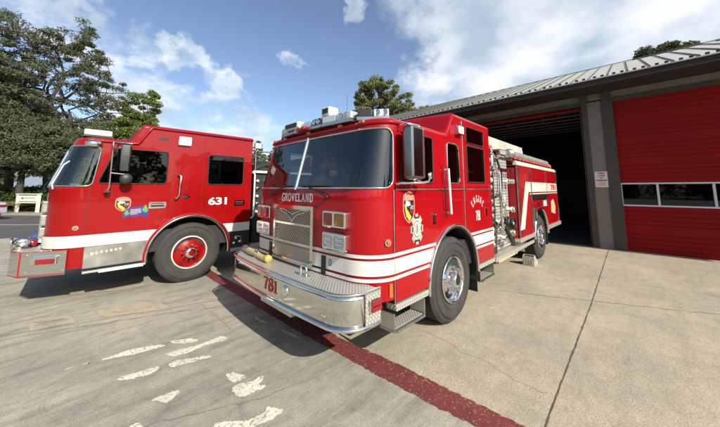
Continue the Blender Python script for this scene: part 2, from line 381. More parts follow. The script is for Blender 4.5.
# ------------------------------------------------------------------ cab surface: s runs round the plan outline, z is height
class Cab:
    def __init__(s, uf, ur, v0, W, R, lean, zb, wcorner, fade, bulge=.03):
        s.uf, s.ur, s.v0, s.W, s.R, s.lean, s.zb, s.wc, s.fade, s.bulge = uf, ur, v0, W, R, lean, zb, wcorner, fade, bulge
        s.La = pi * R / 2; s.Lf = W - 2 * R; s.T = 2 * s.La + s.Lf; s.smin = -(ur - uf - R); s.smax = s.T - s.smin
    def pt(s, t, z, off=0):
        flip = t > s.T / 2
        if flip: t = s.T - t
        R = s.R; uc = s.uf + R
        if t < 0: p = [uc - t, 0]; n = (0, -1); w = s.wc * max(0, 1 + t / s.fade)
        elif t < s.La:
            a = t / R; n = (-sin(a), -cos(a)); p = [uc + R * n[0], R + R * n[1]]; w = s.wc + (1 - s.wc) * sin(a)
        else:
            n = (-1, 0); p = [s.uf, R + (t - s.La)]; w = 1
            y = (p[1] - R) / s.Lf; bb = s.bulge * (1 - (2 * y - 1) ** 2); p[0] -= bb
            sl = s.bulge * 4 * (1 - 2 * y) / s.Lf; q = hypot(1, sl); n = (-1 / q, -sl / q)
        dz = max(0, z - s.zb); p[0] += s.lean * dz * w
        nz = (s.lean * w if dz > 0 else 0) * (-n[0]); q = hypot(1, nz); n3 = [n[0] / q, n[1] / q, nz / q]
        x = p[0] + off * n3[0]; y = p[1] + off * n3[1]; zz = z + off * n3[2]
        if flip: y = s.W - y; n3[1] = -n3[1]
        return (x, y + s.v0, zz), tuple(n3)
    def P(s, t, z, off=0): return s.pt(t, z, off)[0]
    def S(s, u, z=0):
        """arc coordinate of the driver's-side point at world u and height z"""
        t = -(u - s.uf - s.R)
        for _ in range(8):
            w = s.wc * max(0, 1 + t / s.fade) if t < 0 else s.wc
            t = -(u - s.lean * max(0, z - s.zb) * w - s.uf - s.R)
        return t
    def sv(s, v):      # arc coordinate of a front-face point at world v
        y = v - s.v0
        return s.La + (y - s.R)
    def skin(s, mb, outer, holes=(), off=0, mat=0, step=.05, thick=0, grid=None):
        vo, F, O, H = fillpoly(outer, holes, step, grid)
        q = [s.pt(a, z, off) for a, z in vo]
        # orient outward
        F2 = []
        for f in F:
            a, b, c = (vo[i] for i in f[:3]); ar = (b[0] - a[0]) * (c[1] - a[1]) - (b[1] - a[1]) * (c[0] - a[0])
            F2.append(f if ar < 0 else tuple(reversed(f)))
        mb.add([x[0] for x in q], F2, mat, True, [x[1] for x in q])
        if thick:
            for loop in [O] + H:
                n = len(loop); A = [s.pt(a, z, off) for a, z in loop]; B = [s.pt(a, z, off - thick) for a, z in loop]
                for i in range(n):
                    j = (i + 1) % n; vs = [A[i][0], A[j][0], B[j][0], B[i][0]]
                    e1 = Vector(vs[1]) - Vector(vs[0]); e2 = Vector(vs[3]) - Vector(vs[0]); nn = e1.cross(e2)
                    if nn.length > 0: nn.normalize()
                    mb.add(vs, [(0, 1, 2, 3)], mat, False, [nn] * 4)
        return mb
    def loop(s, mb, poly, r, off=0, n=8, mat=0, step=.05, closed=True):
        return mb.tube([s.P(a, z, off) for a, z in densify(poly, step, closed)], r, n, closed, mat)
    def mirror(s, poly): return [(s.T - a, z) for a, z in poly]

# ------------------------------------------------------------------ lettering
GL = {  # strokes: polylines with (points, half width); unit height, width given
 'G': (.78, [([(.70, .82), (.60, .95), (.42, 1.0), (.22, .93), (.10, .74), (.07, .5), (.10, .26), (.22, .07), (.42, 0.0), (.62, .06), (.70, .18), (.70, .42)], .075), ([(.50, .43), (.82, .43)], .04)]),
 'R': (.80, [([(.16, 0), (.16, 1)], .085), ([(.16, .97), (.48, .97), (.64, .86), (.66, .74), (.62, .60), (.46, .52), (.16, .52)], .06), ([(.42, .52), (.66, .06), (.80, .03)], .075), ([(.02, .02), (.32, .02)], .035), ([(.02, .98), (.2, .98)], .035)]),
 'O': (.82, [([(.41, 1), (.22, .94), (.10, .75), (.07, .5), (.10, .25), (.22, .06), (.41, 0), (.60, .06), (.72, .25), (.75, .5), (.72, .75), (.60, .94), (.41, 1)], .075)]),
 'V': (.80, [([(.12, 1), (.40, .02)], .085), ([(.40, .02), (.66, 1)], .05), ([(.0, .98), (.26, .98)], .035), ([(.54, .98), (.78, .98)], .035)]),
 'E': (.70, [([(.16, 0), (.16, 1)], .085), ([(.1, .97), (.62, .97), (.62, .80)], .045), ([(.16, .51), (.48, .51)], .045), ([(.1, .03), (.64, .03), (.64, .22)], .045)]),
 'L': (.68, [([(.16, 0), (.16, 1)], .085), ([(.02, .98), (.32, .98)], .035), ([(.04, .03), (.62, .03), (.62, .26)], .045)]),
 'A': (.82, [([(.12, 0), (.40, 1)], .05), ([(.40, 1), (.70, 0)], .085), ([(.22, .34), (.58, .34)], .04), ([(.0, .02), (.26, .02)], .035), ([(.56, .02), (.82, .02)], .035)]),
 'N': (.84, [([(.16, 0), (.16, 1)], .05), ([(.16, 1), (.68, 0)], .085), ([(.68, 0), (.68, 1)], .05), ([(.02, .02), (.30, .02)], .035), ([(.54, .98), (.82, .98)], .035), ([(.02, .98), (.2, .98)], .035)]),
 'D': (.80, [([(.16, 0), (.16, 1)], .085), ([(.05, .97), (.42, .97), (.62, .84), (.70, .5), (.62, .16), (.42, .03), (.05, .03)], .06)]),
 'I': (.40, [([(.20, 0), (.20, 1)], .085), ([(.04, .98), (.36, .98)], .035), ([(.04, .02), (.36, .02)], .035)]),
 '7': (.66, [([(.06, .82), (.06, .95), (.60, .95)], .06), ([(.60, .95), (.36, .5), (.28, 0)], .09), ([(.12, .02), (.44, .02)], .035)]),
 '8': (.68, [([(.34, 1), (.14, .93), (.10, .76), (.18, .60), (.34, .53), (.50, .60), (.58, .76), (.54, .93), (.34, 1)], .07), ([(.34, .53), (.12, .44), (.06, .24), (.14, .06), (.34, 0), (.54, .06), (.62, .24), (.56, .44), (.34, .53)], .075)]),
 '1': (.50, [([(.26, 0), (.26, 1)], .095), ([(.26, .98), (.08, .84)], .05), ([(.06, .02), (.46, .02)], .04)]),
}
def glyph(mb, ch, fn, wk=1.0, mat=0, fat=0.0):
    """fn(x, y, k) -> 3-D; k staggers the overlapping strokes"""
    w, st = GL[ch]; k = 0
    for pts, hw in st:
        hw = hw + fat
        for i in range(len(pts) - 1):
            a = Vector(pts[i]); b = Vector(pts[i + 1]); d = (b - a).normalized(); n = Vector((-d.y, d.x)) * hw
            a2 = a - d * (hw * .35 if i else 0); b2 = b + d * (hw * .35 if i < len(pts) - 2 else 0)
            q = [a2 - n, b2 - n, b2 + n, a2 + n]; mb.add([fn(p.x, p.y, k) for p in q], [(0, 1, 2, 3)], mat); k += 1
    return w
def word(mb, txt, fn, mat=0, gap=.10, fat=0.0, width=None):
    tot = sum(GL[c][0] for c in txt) + gap * (len(txt) - 1); x = 0
    for c in txt:
        glyph(mb, c, (lambda a, b, k, x=x: fn((x + a) / tot, b, k)), mat=mat, fat=fat); x += GL[c][0] + gap
def fontmesh(txt, size=1, bold=.02):
    cu = bpy.data.curves.new('txt', 'FONT'); cu.body = txt; cu.size = size; cu.offset = bold; cu.resolution_u = 3; cu.space_character = .93
    ob = bpy.data.objects.new('txt', cu); me = bpy.data.meshes.new_from_object(ob)
    vs = [(v.co.x, v.co.y) for v in me.vertices]; fs = [tuple(p.vertices) for p in me.polygons]
    bpy.data.objects.remove(ob); bpy.data.meshes.remove(me); bpy.data.curves.remove(cu)
    x0 = min(v[0] for v in vs); x1 = max(v[0] for v in vs); y0 = min(v[1] for v in vs); y1 = max(v[1] for v in vs)
    return [((x - x0) / (x1 - x0), (y - y0) / (y1 - y0)) for x, y in vs], fs
def text_on(mb, txt, fn, bold=.02, mat=0):
    vs, fs = fontmesh(txt, 1, bold); mb.add([fn(x, y) for x, y in vs], fs, mat)

# ------------------------------------------------------------------ wheels
def wheel(parent, c, side=-1, R=.53, width=.29, style='alu', back=False):
    """c = centre of the outer face plane; side -1: outer face looks to -y"""
    x, y, z = c; g = lambda t: -side * -t * 1.0
    t = MB(); sgn = side
    prof = [(.285, -.035), (.30, -.01), (.335, .008), (.40, .014), (.46, .006), (.492, -.006), (.515, -.022), (R - .003, -.042)]
    P = [(r, sgn * d) for r, d in prof]
    # tread with grooves
    gw = (width - .084) / 9
    for k in range(9):
        d = -.042 - k * gw
        if k % 2 == 0: P += [(R, sgn * (d - .002)), (R, sgn * (d - gw + .002))]
        else: P += [(R - .016, sgn * (d - .006)), (R - .016, sgn * (d - gw + .006))]
    P += [(.50, sgn * (-width + .02)), (.44, sgn * -width), (.30, sgn * (-width + .01)), (.285, sgn * (-width + .03))]
    t.lathe(P, c, 'y', 72, 0)
    for rr in (.352, .362, .455, .462):
        t.lathe([(rr - .002, sgn * .010), (rr, sgn * .0165), (rr + .002, sgn * .010)], c, 'y', 72, 0)
    # tread blocks: cross sipes on the shoulders
    for k in range(90):
        a = 2 * pi * k / 90
        for d in (-.052, -width + .045):
            t.obox((x + (R + .001) * cos(a), y + sgn * d, z + (R + .001) * sin(a)), (.004 * cos(a), 0, .004 * sin(a)), (0, .016, 0), (-.011 * sin(a), 0, .011 * cos(a)))
    wroot = MB(); 
    hubob = t.build('wheel', ['rubber'], parent)
    r = MB()
    if style == 'alu':
        r.lathe([(.292, sgn * -.004), (.288, sgn * .012), (.278, sgn * .012), (.272, sgn * -.01), (.262, sgn * -.03), (.255, sgn * -.06), (.222, sgn * -.075), (.20, sgn * -.05), (.17, sgn * -.02), (.165, sgn * .0)], c, 'y', 60, 0)
        r.lathe([(.165, sgn * .0), (.10, sgn * .004), (.085, sgn * .004)], c, 'y', 40, 0)
        r.lathe([(.085, sgn * .004), (.082, sgn * .055), (.06, sgn * .066)], c, 'y', 32, 0)
        r.lathe([(.06, sgn * .066), (.045, sgn * .068), (.0, sgn * .068)], c, 'y', 32, 1)
        for k in range(10):
            a = 2 * pi * (k + .5) / 10
            r.lathe([(.0, sgn * -.0615), (.026, sgn * -.0615)], (x + .2225 * cos(a), y + .004 * sgn, z + .2225 * sin(a)), 'y', 14, 1, False)
            a = 2 * pi * k / 10
            r.cyl((x + .135 * cos(a), y + sgn * .022, z + .135 * sin(a)), .017, .05, 'y', 10, 0)
    else:
        r.lathe([(.298, sgn * -.01), (.292, sgn * .014), (.276, sgn * .012), (.272, sgn * -.008)], c, 'y', 60, 2)
        r.lathe([(.272, sgn * -.008), (.262, sgn * -.02), (.25, sgn * -.028), (.22, sgn * -.026), (.18, sgn * .004), (.10, sgn * .012)], c, 'y', 60, 3)
        r.lathe([(.10, sgn * .012), (.095, sgn * .03), (.09, sgn * .075), (.07, sgn * .09), (.045, sgn * .094)], c, 'y', 40, 0)
        r.lathe([(.045, sgn * .094), (.02, sgn * .098), (0, sgn * .098)], c, 'y', 24, 3)
        for k in range(5):
            a = 2 * pi * (k + .3) / 5
            q = Vector((x + .226 * cos(a), y + sgn * -.0205, z + .226 * sin(a)))
            ca, sa = cos(a), sin(a); vs = []
            for j in range(16):
                b = 2 * pi * j / 16; du = .020 * cos(b); dv = .036 * sin(b); vs.append((q.x + du * ca - dv * sa, q.y, q.z + du * sa + dv * ca))
            r.add(vs, [tuple(range(16))], 1)
        for k in range(10):
            a = 2 * pi * (k + .25) / 10
            r.cyl((x + .135 * cos(a), y + sgn * .028, z + .135 * sin(a)), .017, .05, 'y', 10, 0)
    r.lathe([(.285, sgn * -.02), (.27, sgn * -width * .8), (.0, sgn * -width * .8)], c, 'y', 40, 4)
    r.build('rim', ['chrome', 'black', 'white_band', 'red_paint_b', 'chassis'], hubob)
    return hubob

def lamp_bezel(parent, uf, v0, v1, z0, z1, lens, name='headlight', d=.075):
    """chrome box standing proud of the nose at world u = uf, from v0 to v1, with two recessed lenses"""
    b = MB(); fn = lambda a, z, h: (h, a, z); w = (v1 - v0 - .07) / 2
    A_ = rpoly(rect(v0 + .02, z0 + .022, v0 + .02 + w, z1 - .022), .018, 3); B_ = rpoly(rect(v1 - .02 - w, z0 + .022, v1 - .02, z1 - .022), .018, 3)
    O_ = rpoly(rect(v0, z0, v1, z1), .022, 3); vo, F, O, H = fillpoly(inset(O_, .008), [A_, B_], .05)
    b.add([(uf - d, a, z) for a, z in vo], F)
    n = len(O_); I_ = inset(O_, .008); 
    if area(O_) < 0: O_ = O_[::-1]
    b.add([(uf - d, a, z) for a, z in I_] + [(uf - d + .008, a, z) for a, z in O_] + [(uf + .16, a, z) for a, z in O_], [(i, (i + 1) % n, n + (i + 1) % n, n + i) for i in range(n)] + [(n + i, n + (i + 1) % n, 2 * n + (i + 1) % n, 2 * n + i) for i in range(n)], 0)
    for h in H:
        m = len(h); b.add([(uf - d, a, z) for a, z in h] + [(uf - d + .035, a, z) for a, z in h], [(i, (i + 1) % m, m + (i + 1) % m, m + i) for i in range(m)])
    body = b.build(name, ['chrome'], parent)
    for P, mt in zip((A_, B_), lens):
        l = MB(); l.prism(P, fn, uf - d + .018, uf - d + .034); ob = l.build('lens', [mt], body)
        if mt == 'lens_clear':
            k = MB(); xs = [p[0] for p in P]; cx = (min(xs) + max(xs)) / 2; cz = (z0 + z1) / 2; hw = (max(xs) - min(xs)) / 2 - .01
            for q in (-1, 1): k.tube([(uf - d + .012, cx - hw, cz + q * .024), (uf - d + .012, cx + hw, cz + q * .024)], .012, 8)
            k.build('reflector', ['chrome'], ob)
    return body

def seatset(parent, u, v0, W, mats=('seat_grey', 'black')):
    for v in (v0 + .62, v0 + W - .62):
        b = MB(); b.box((u, v - .26, 1.0), (u + .5, v + .26, 1.28)); b.box((u + .42, v - .26, 1.28), (u + .6, v + .26, 1.98)); b.box((u + .42, v - .13, 2.0), (u + .54, v + .13, 2.2))
        b.build('seat', [mats[0]], parent, bevel=.05)

def arc_pts(cx, cz, r, a0, a1, n=24): return [(cx + r * cos(a0 + (a1 - a0) * k / n), cz + r * sin(a0 + (a1 - a0) * k / n)) for k in range(n + 1)]
def vpanel(mb, poly, y, d, mat=0):       # polygon in (u, z) standing in the plane y, thickness d towards -y
    mb.prism(poly, lambda a, b, h: (a, h, b), y, y - d, mat)

def roof(mb, C, prof, r=.055, mat=0, rings=5):
    """prof: list of (s, z) along the driver's half from the rear (most negative s) to the front centre"""
    half = prof; full = half + [(C.T - a, z) for a, z in reversed(half)]
    rows = []
    for k in range(rings + 1):
        q = pi / 2 * k / rings; off = -r * (1 - cos(q)); dz = r * sin(q)
        rows.append([C.P(a, z, off)[:2] + (C.P(a, z, 0)[2] + dz,) for a, z in full])
    n = len(full); vs = [p for row in rows for p in row]; fs = []
    for k in range(rings):
        for i in range(n - 1): fs.append((k * n + i, k * n + i + 1, (k + 1) * n + i + 1, (k + 1) * n + i))
    mb.add(vs, fs, mat, True)
    top = rows[-1]; vs = []; fs = []; m = 9; h = len(half)
    for i in range(h):
        a = Vector(top[i]); b = Vector(top[n - 1 - i])
        for j in range(m):
            t = j / (m - 1); p = a.lerp(b, t); p.z += .035 * (1 - (2 * t - 1) ** 2) * min(1, (b - a).length); vs.append(p)
    for i in range(h - 1):
        for j in range(m - 1): fs.append((i * m + j, (i + 1) * m + j, (i + 1) * m + j + 1, i * m + j + 1))
    mb.add(vs, fs, mat, True)

def cab_common(th, C, spec):
    """builds body, doors, glass for both cabs. spec: dict"""
    zb = spec['z0']; prof = spec['prof']       # (u, z) from rear to front on the driver's side
    side_top = [(C.S(u, z), z) for u, z in prof]
    zt = prof[-1][1]
    # roof profile along s
    half = densify(side_top, .08, False)
    k = 12; half = half[:-1] + [(side_top[-1][0] + (C.T / 2 - side_top[-1][0]) * i / 30, zt) for i in range(31)]
    ax, az, ar = spec['arch']
    arch = [(C.S(u, 0), z) for u, z in arc_pts(ax, az, ar, 0, pi, 26)]     # from the rear side to the front side
    zlo = spec['z0']
    a0 = [p for p in arch if p[1] > zlo]
    outer = [(C.smin, zlo)] + a0 + [(C.T - p[0], p[1]) for p in reversed(a0)] + [(C.smax, zlo)] + [(C.T - a, z) for a, z in half] + list(reversed(half))
    seen = []; 
    for p in outer:
        if not seen or hypot(p[0] - seen[-1][0], p[1] - seen[-1][1]) > 1e-4: seen.append(p)
    outer = seen
    wins = []
    for w in spec['windows']:
        P = rpoly([(C.S(u, z), z) for u, z in w['poly']], w.get('r', .06)); w['sz'] = P; wins += [P, C.mirror(P)]
    ws = []
    for w in spec['shields']: P = rpoly(w['poly'], w.get('r', .12), 8); w['sz'] = P; ws.append(P)
    b = MB(); C.skin(b, outer, wins + ws, 0, 0, .06, 0, .11)
    roofmb = MB(); roof(roofmb, C, half)
    # rear wall
    body = b.build('cab_body', [spec['paint']], th)
    rb = MB(); rw = [C.P(C.smin, z)for z in (zlo, prof[0][1])]; rw2 = [C.P(C.smax, z) for z in (prof[0][1], zlo)]
    rb.add(rw + rw2, [(0, 1, 2, 3)]); rb.build('rear_wall', [spec['paint']], th)
    roofmb.build('roof', [spec['paint']], th)
    # doors: proud panels both sides
    for d in spec['doors']:
        P0 = [(C.S(u, z), z) for u, z in d['poly']]
        for mir in (0, 1):
            P = C.mirror(P0) if mir else P0; H = []
            for w in spec['windows']:
                if w['door'] == d['id']: H.append(C.mirror(w['sz']) if mir else w['sz'])
            g = MB(); C.skin(g, inset(P, -.007), H, .0015, 1, .06); C.skin(g, P, H, .008, 0, .06, .007, .11)
            g = g.build('door', [spec['paint'], 'decal_black'], th, fixn=False)
            d['ob%d' % mir] = g
    for w in spec['windows']:
        for mir in (0, 1):
            P = C.mirror(w['sz']) if mir else w['sz']
            par = th
            for d in spec['doors']:
                if d['id'] == w['door']: par = d['ob%d' % mir]
            off = .012 if par is not th else .004
            g = MB(); C.loop(g, P, .010, off, 6, 0); go = g.build('window_frame', [w.get('frame', 'black_rubber')], par) if par is th else g.build('window_frame', [w.get('frame', 'black_rubber')], par)
            g = MB(); C.skin(g, inset(P, -.003), [], off - .008, 0, .1); g.build('window', [w.get('glass', 'tinted_glass')], par, fixn=False)
    for w in spec['shields']:
        g = MB(); C.loop(g, w['sz'], .011, .004, 8, 0); go = g.build('windshield_frame', [w.get('frame', 'polished')], th)
        g = MB(); C.skin(g, inset(w['sz'], -.004), [], -.004, 0, .06, 0, .1); g.build('windshield', ['windshield_glass'], th, fixn=False)
    # wheel wells
    for sgn in (0, 1):
        y0 = C.v0 + .005 if not sgn else C.v0 + C.W - .005; dy = .55 if not sgn else -.55
        g = MB(); pts = arc_pts(ax, az, ar - .004, -.25, pi + .25, 30)
        vs = [(a, y0, z) for a, z in pts] + [(a, y0 + dy, z) for a, z in pts]; n = len(pts)
        g.add(vs, [(i, i + 1, n + i + 1, n + i) for i in range(n - 1)], 0, True)
        g.add([(a, y0 + dy, z) for a, z in pts], [tuple(range(n))]); g.build('wheel_well', ['chassis'], th)
    # interior
    g = MB(); x0 = C.uf + .10; x1 = C.ur - .03
    g.box((x0 + .2, C.v0 + .06, .62), (x1, C.v0 + C.W - .06, .98)); g.build('cab_floor', ['chassis'], th); g = MB(); g.box((x0 + .04, C.v0 + .24, .985), (x0 + .40, C.v0 + C.W - .24, C.zb - .06))
    g.box((x0 + .6, C.v0 + .85, .98), (x0 + 1.5, C.v0 + C.W - .85, 1.55)); g.box((x1 - .05, C.v0 + .03, .98), (x1, C.v0 + C.W - .03, prof[0][1] - .05))
    g.build('cab_interior', ['dash_grey'], th, bevel=.03)
    g = MB(); g.box((C.uf + .62, C.v0 + .08, zt - .06), (x1, C.v0 + C.W - .08, zt - .03)); g.build('headliner', ['black'], th)
    seatset(th, C.uf + .95, C.v0, C.W)
    g = MB(); cc = Vector((C.uf + .62, C.v0 + .62, C.zb + .02)); e1 = Vector((0, 1, 0)); e2 = Vector((.62, 0, .78))
    g.tube([cc + .23 * (cos(q) * e1 + sin(q) * e2) for q in [2 * pi * k / 28 for k in range(28)]], .014, 8, True)
    for q in (0, 2.1, 4.2): g.tube([cc, cc + .23 * (cos(q + .5) * e1 + sin(q + .5) * e2)], .011, 6)
    g.tube([cc, cc + Vector((-.25, 0, -.25))], .03, 8); g.build('steering_wheel', ['black'], th)
    return body

def decal_poly(mb, C, P, off, mat=0, dens=.08): 
    vs = [C.P(a, z, off) for a, z in P]; mb.add(vs, [tuple(range(len(vs)))], mat)

def shield_badge(th, C, s0, z0, w, h, parts=True):
    """rounded fire service shield with golden state outline and white lettering; (s0, z0) centre; +x reads towards -s"""
    X = lambda x: s0 - x * w; Z = lambda y: z0 + y * h
    P = lambda pts: [(X(x), Z(y)) for x, y in pts]
    base = [(-.46, .22), (-.42, .36), (-.25, .46), (0, .5), (.25, .46), (.42, .36), (.46, .22), (.46, -.12), (.34, -.32), (.16, -.44), (0, -.5), (-.16, -.44), (-.34, -.32), (-.46, -.12)]
    b = MB(); decal_poly(b, C, P(base), .0095, 0)
    decal_poly(b, C, P([(x * .86, y * .88 - .01) for x, y in base]), .0103, 1)
    decal_poly(b, C, P([(-.36, .27), (-.30, .36), (0, .42), (.30, .36), (.36, .27), (.36, .22), (-.36, .22)]), .011, 0)
    decal_poly(b, C, P([(-.34, .10), (-.20, .10), (-.18, -.02), (-.02, -.16), (.16, -.30), (.08, -.40), (-.04, -.42), (-.10, -.34), (-.22, -.28), (-.30, -.10)]), .0112, 2)
    decal_poly(b, C, P([(-.26, .19), (-.2, .21), (-.06, .20), (.02, .06), (-.04, .0), (-.2, .04), (-.26, .1)]), .0114, 3)
    decal_poly(b, C, P([(.06, .02), (.32, .06), (.34, -.02), (.30, -.10), (.05, -.06)]), .0114, 3)
    decal_poly(b, C, P([(.08, -.10), (.32, -.13), (.28, -.19), (.10, -.16)]), .0114, 4)
    for t, (x0, y0, x1, y1) in (('CAL', (-.24, .06, .14, .19)), ('FIRE', (-.16, -.09, .34, .04))):
        text_on(b, t, lambda x, y: C.P(X(x0 + x * (x1 - x0)), Z(y0 + y * (y1 - y0)), .0122), .03, 3 if t == 'CAL' else 1)
    return b.build('door_emblem', ['decal_salmon', 'decal_black', 'decal_gold', 'decal_white', 'decal_red'], th)

# =================================================================== ENGINE 781
V0, W = 0.0, 2.44
E1 = thing('fire_engine', 'red fire engine numbered 781, GROVELAND above its grille, in front of the open bay', 'fire engine', (1.5, 1.22, 0), 'fire engines outside the station')
C = Cab(-1.465, 1.56, V0, W, .35, .27, 1.70, .38, .9, .03)
p1 = rpoly([(-1.12, .60), (-.50, .60), (-.50, .60)], 0)
A1 = (.155, .55, .668)
arcL = [p for p in arc_pts(*A1, pi - .06, pi / 2, 24) if p[0] < -.21]
zc = A1[1] + sqrt(.69 ** 2 - (.205 + .155) ** 2)
door1 = [(-1.115, .60), (A1[0] - .69, .60)] + [(A1[0] - .69 * cos(t), A1[1] + .69 * sin(t)) for t in [.06 + i * .07 for i in range(15)] if A1[0] - .69 * cos(t) < -.215] + [(-.205, zc), (-.205, 2.36), (-.94, 2.36), (-.96, 2.2), (-1.115, 1.68)]
zc2 = A1[1] + sqrt(.69 ** 2 - (.52 - .155) ** 2)
door2 = [(.52, zc2)] + [(A1[0] + .69 * cos(t), A1[1] + .69 * sin(t)) for t in [1.0 - i * .07 for i in range(14)] if A1[0] + .69 * cos(t) > .53] + [(A1[0] + .69, .60), (1.36, .60), (1.36, 2.69), (.52, 2.69)]
spec = dict(z0=.585, paint='red_paint', arch=A1, prof=[(1.56, 2.72), (.26, 2.72), (.05, 2.405), (-1.0, 2.40), (-1.115, 2.40)],
    windows=[dict(door=1, poly=[(-1.02, 1.775), (-.36, 1.775), (-.36, 2.32), (-.95, 2.32)], r=.05, glass='clear_tint'),
             dict(door=0, poly=[(.03, 1.78), (.38, 1.78), (.36, 2.32), (.03, 2.32)], r=.07, frame='chrome'),
             dict(door=2, poly=[(.62, 1.80), (1.27, 1.80), (1.27, 2.34), (.62, 2.34)], r=.03, glass='clear_tint'),
             dict(door=2, poly=[(.62, 2.385), (1.27, 2.385), (1.27, 2.63), (.62, 2.63)], r=.03)],
    shields=[dict(poly=[(.02, 1.71), (C.T / 2 - .012, 1.71), (C.T / 2 - .012, 2.335), (.09, 2.335)], r=[.13, .02, .02, .13]),
             dict(poly=[(C.T - .02, 1.71), (C.T / 2 + .012, 1.71), (C.T / 2 + .012, 2.335), (C.T - .09, 2.335)], r=[.13, .02, .02, .13])],
    doors=[dict(id=1, poly=door1), dict(id=2, poly=door2)])
cab_common(E1, C, spec)
D1, D1b = spec['doors'][0]['ob0'], spec['doors'][0]['ob1']; D2 = spec['doors'][1]['ob0']
# divider between the two windshields
g = MB(); g.tube([C.P(C.T / 2, z, .012) for z in (1.69, 2.0, 2.35)], .018, 8); g.build('windshield_divider', ['chrome'], E1)
# roof brow lip
g = MB(); s0, s1 = C.S(-1.0, 2.39), C.T - C.S(-1.0, 2.39); g.tube([C.P(s0 + (s1 - s0) * k / 60, 2.40, .004) for k in range(61)], .022, 8)
g.build('roof_brow', ['red_paint'], E1)
# chrome trim line, vertical corner seams
for mir in (0, 1):
    f = (lambda a: C.T - a) if mir else (lambda a: a)
    g = MB()
    for (u0, u1) in ((-1.11, -.21), (-.19, .51), (.53, 1.35), (1.37, 1.555)):
        g.tube([C.P(f(C.S(u0)), 1.695, .012), C.P(f(C.S(u1)), 1.695, .012)], .009, 6)
    g.tube([C.P(f(C.S(-1.13)), .6, .004), C.P(f(C.S(-1.13)), 1.69, .004)], .008, 6)
    g.tube([C.P(f(C.S(.50)), zc2 + .01, .006), C.P(f(C.S(.50)), 2.69, .006)], .007, 6)
    g.build('trim_strip', ['stainless'], E1)
# white reflective bands round the cab
def band(C, th, z0, z1, u_end, arch, extra=0, off=.0100):
    ax, az, ar = arch
    for mir in (0, 1):
        pass
    g = MB()
    # driver side rear of arch, front part (through the nose), passenger side
    def ue(z, sgn): return ax + sgn * sqrt(max(0, (ar + .035) ** 2 - (z - az) ** 2))
    segs = []
    front = [(C.S(ue(z0, -1)), z0), (C.T - C.S(ue(z0, -1)), z0), (C.T - C.S(ue(z1, -1)), z1), (C.S(ue(z1, -1)), z1)]
    rear = [(C.S(u_end), z0), (C.S(ue(z0, 1)), z0), (C.S(ue(z1, 1)), z1), (C.S(u_end), z1)]
    C.skin(g, front, [], off, 0, .05, 0, .06); out = [g]
    for q in (rear, C.mirror(rear)): g = MB(); C.skin(g, q, [], off, 0, .08); out.append(g)
    return out
for z0, z1 in ((1.035, 1.068), (.872, 1.012), (.815, .848)):
    for g in band(C, E1, z0, z1, 1.56, A1): g.build('reflective_band', ['white_band'], E1, fixn=False)
# fender trims
for mir in (0, 1):
    yy = -.02 if not mir else W + .02
    g = MB(); pts = arc_pts(*A1, -.05, pi + .05, 40)
    for r_, w_, mt in ((.672, .035, 0), (.648, .02, 1)):
        n = len(pts); ring = []
        for k in range(41):
            a = -.06 + (pi + .12) * k / 40
            for (dr, dy) in ((-.012, .03), (-.012, -.0), (.0, -.018), (.016, -.018), (.02, 0), (.02, .03)):
                sg = -1 if mir else 1
                ring.append((A1[0] + (r_ + dr) * cos(a), yy + sg * dy * (1 if mt == 0 else .5) , A1[1] + (r_ + dr) * sin(a)))
        fs = []
        for k in range(40):
            for j in range(5): fs.append((k * 6 + j, k * 6 + j + 1, (k + 1) * 6 + j + 1, (k + 1) * 6 + j))
        g.add(ring, fs, mt, True)
    g.build('fender_trim', ['chrome', 'black_rubber'], E1)
    g = MB(); g.box((A1[0] + .655, (0 if not mir else W - .3), .22), (A1[0] + .675, (.3 if not mir else W), .62)); g.build('mud_flap', ['black_rubber'], E1)
# wheels
for (u, bk) in ((.155, 0), (4.83, 1)):
    st = 'alu'
    wheel(E1, (u, .035, .53), -1, style=st); wheel(E1, (u, W - .035, .53), 1, style=st)
# grille
gs0, gs1, gz0, gz1 = C.sv(.80), C.sv(1.66), .86, 1.505
g = MB(); C.skin(g, rect(gs0, gz0, gs1, gz1), [rect(gs0 + .045, gz0 + .02, gs1 - .045, gz1 - .045)], .055, 0, .1, .055)
for zz in (1.285, 1.065): C.skin(g, rect(gs0 + .045, zz - .011, gs1 - .045, zz + .011), [], .052, 0, .1, .04)
gr = g.build('grille', ['polished'], E1, fixn=False)
g = MB(); a, b_, c_, d_ = gs0 + .045, gs1 - .045, gz0 + .02, gz1 - .045; st = .044
k = a - (d_ - c_)
while k < b_:
    for sg in (1, -1):
        p = (max(k, a), c_ + max(0, a - k)); q = (min(k + d_ - c_, b_), c_ + min(d_ - c_, b_ - k))
        if q[0] - p[0] > .01:
            if sg < 0: p = (a + b_ - p[0], p[1]); q = (a + b_ - q[0], q[1])
            dd = (Vector(q) - Vector(p)).normalized(); n = Vector((-dd.y, dd.x)) * .0065
            g.add([C.P(*(Vector(p) - n), .030 + sg * .002), C.P(*(Vector(q) - n), .030 + sg * .002), C.P(*(Vector(q) + n), .030 + sg * .002), C.P(*(Vector(p) + n), .030 + sg * .002)], [(0, 1, 2, 3)])
    k += st
g.build('mesh', ['stainless'], gr, fixn=False)
g = MB(); C.skin(g, rect(gs0 + .03, gz0 + .01, gs1 - .03, gz1 - .03), [], .006, 0, .2); g.build('radiator', ['black'], gr, fixn=False)
g = MB(); mid = C.sv(1.23)   # winged emblem wires
for sg in (-1, 1):
    C.loop(g, [(mid, 1.40), (mid + sg * .09, 1.425), (mid + sg * .2, 1.455), (mid + sg * .3, 1.45)], .007, .040, 6, 0, .03, False)
    C.loop(g, [(mid, 1.31), (mid + sg * .05, 1.36), (mid + sg * .12, 1.40), (mid + sg * .26, 1.43)], .007, .040, 6, 0, .03, False)
g.build('emblem', ['chrome'], gr)
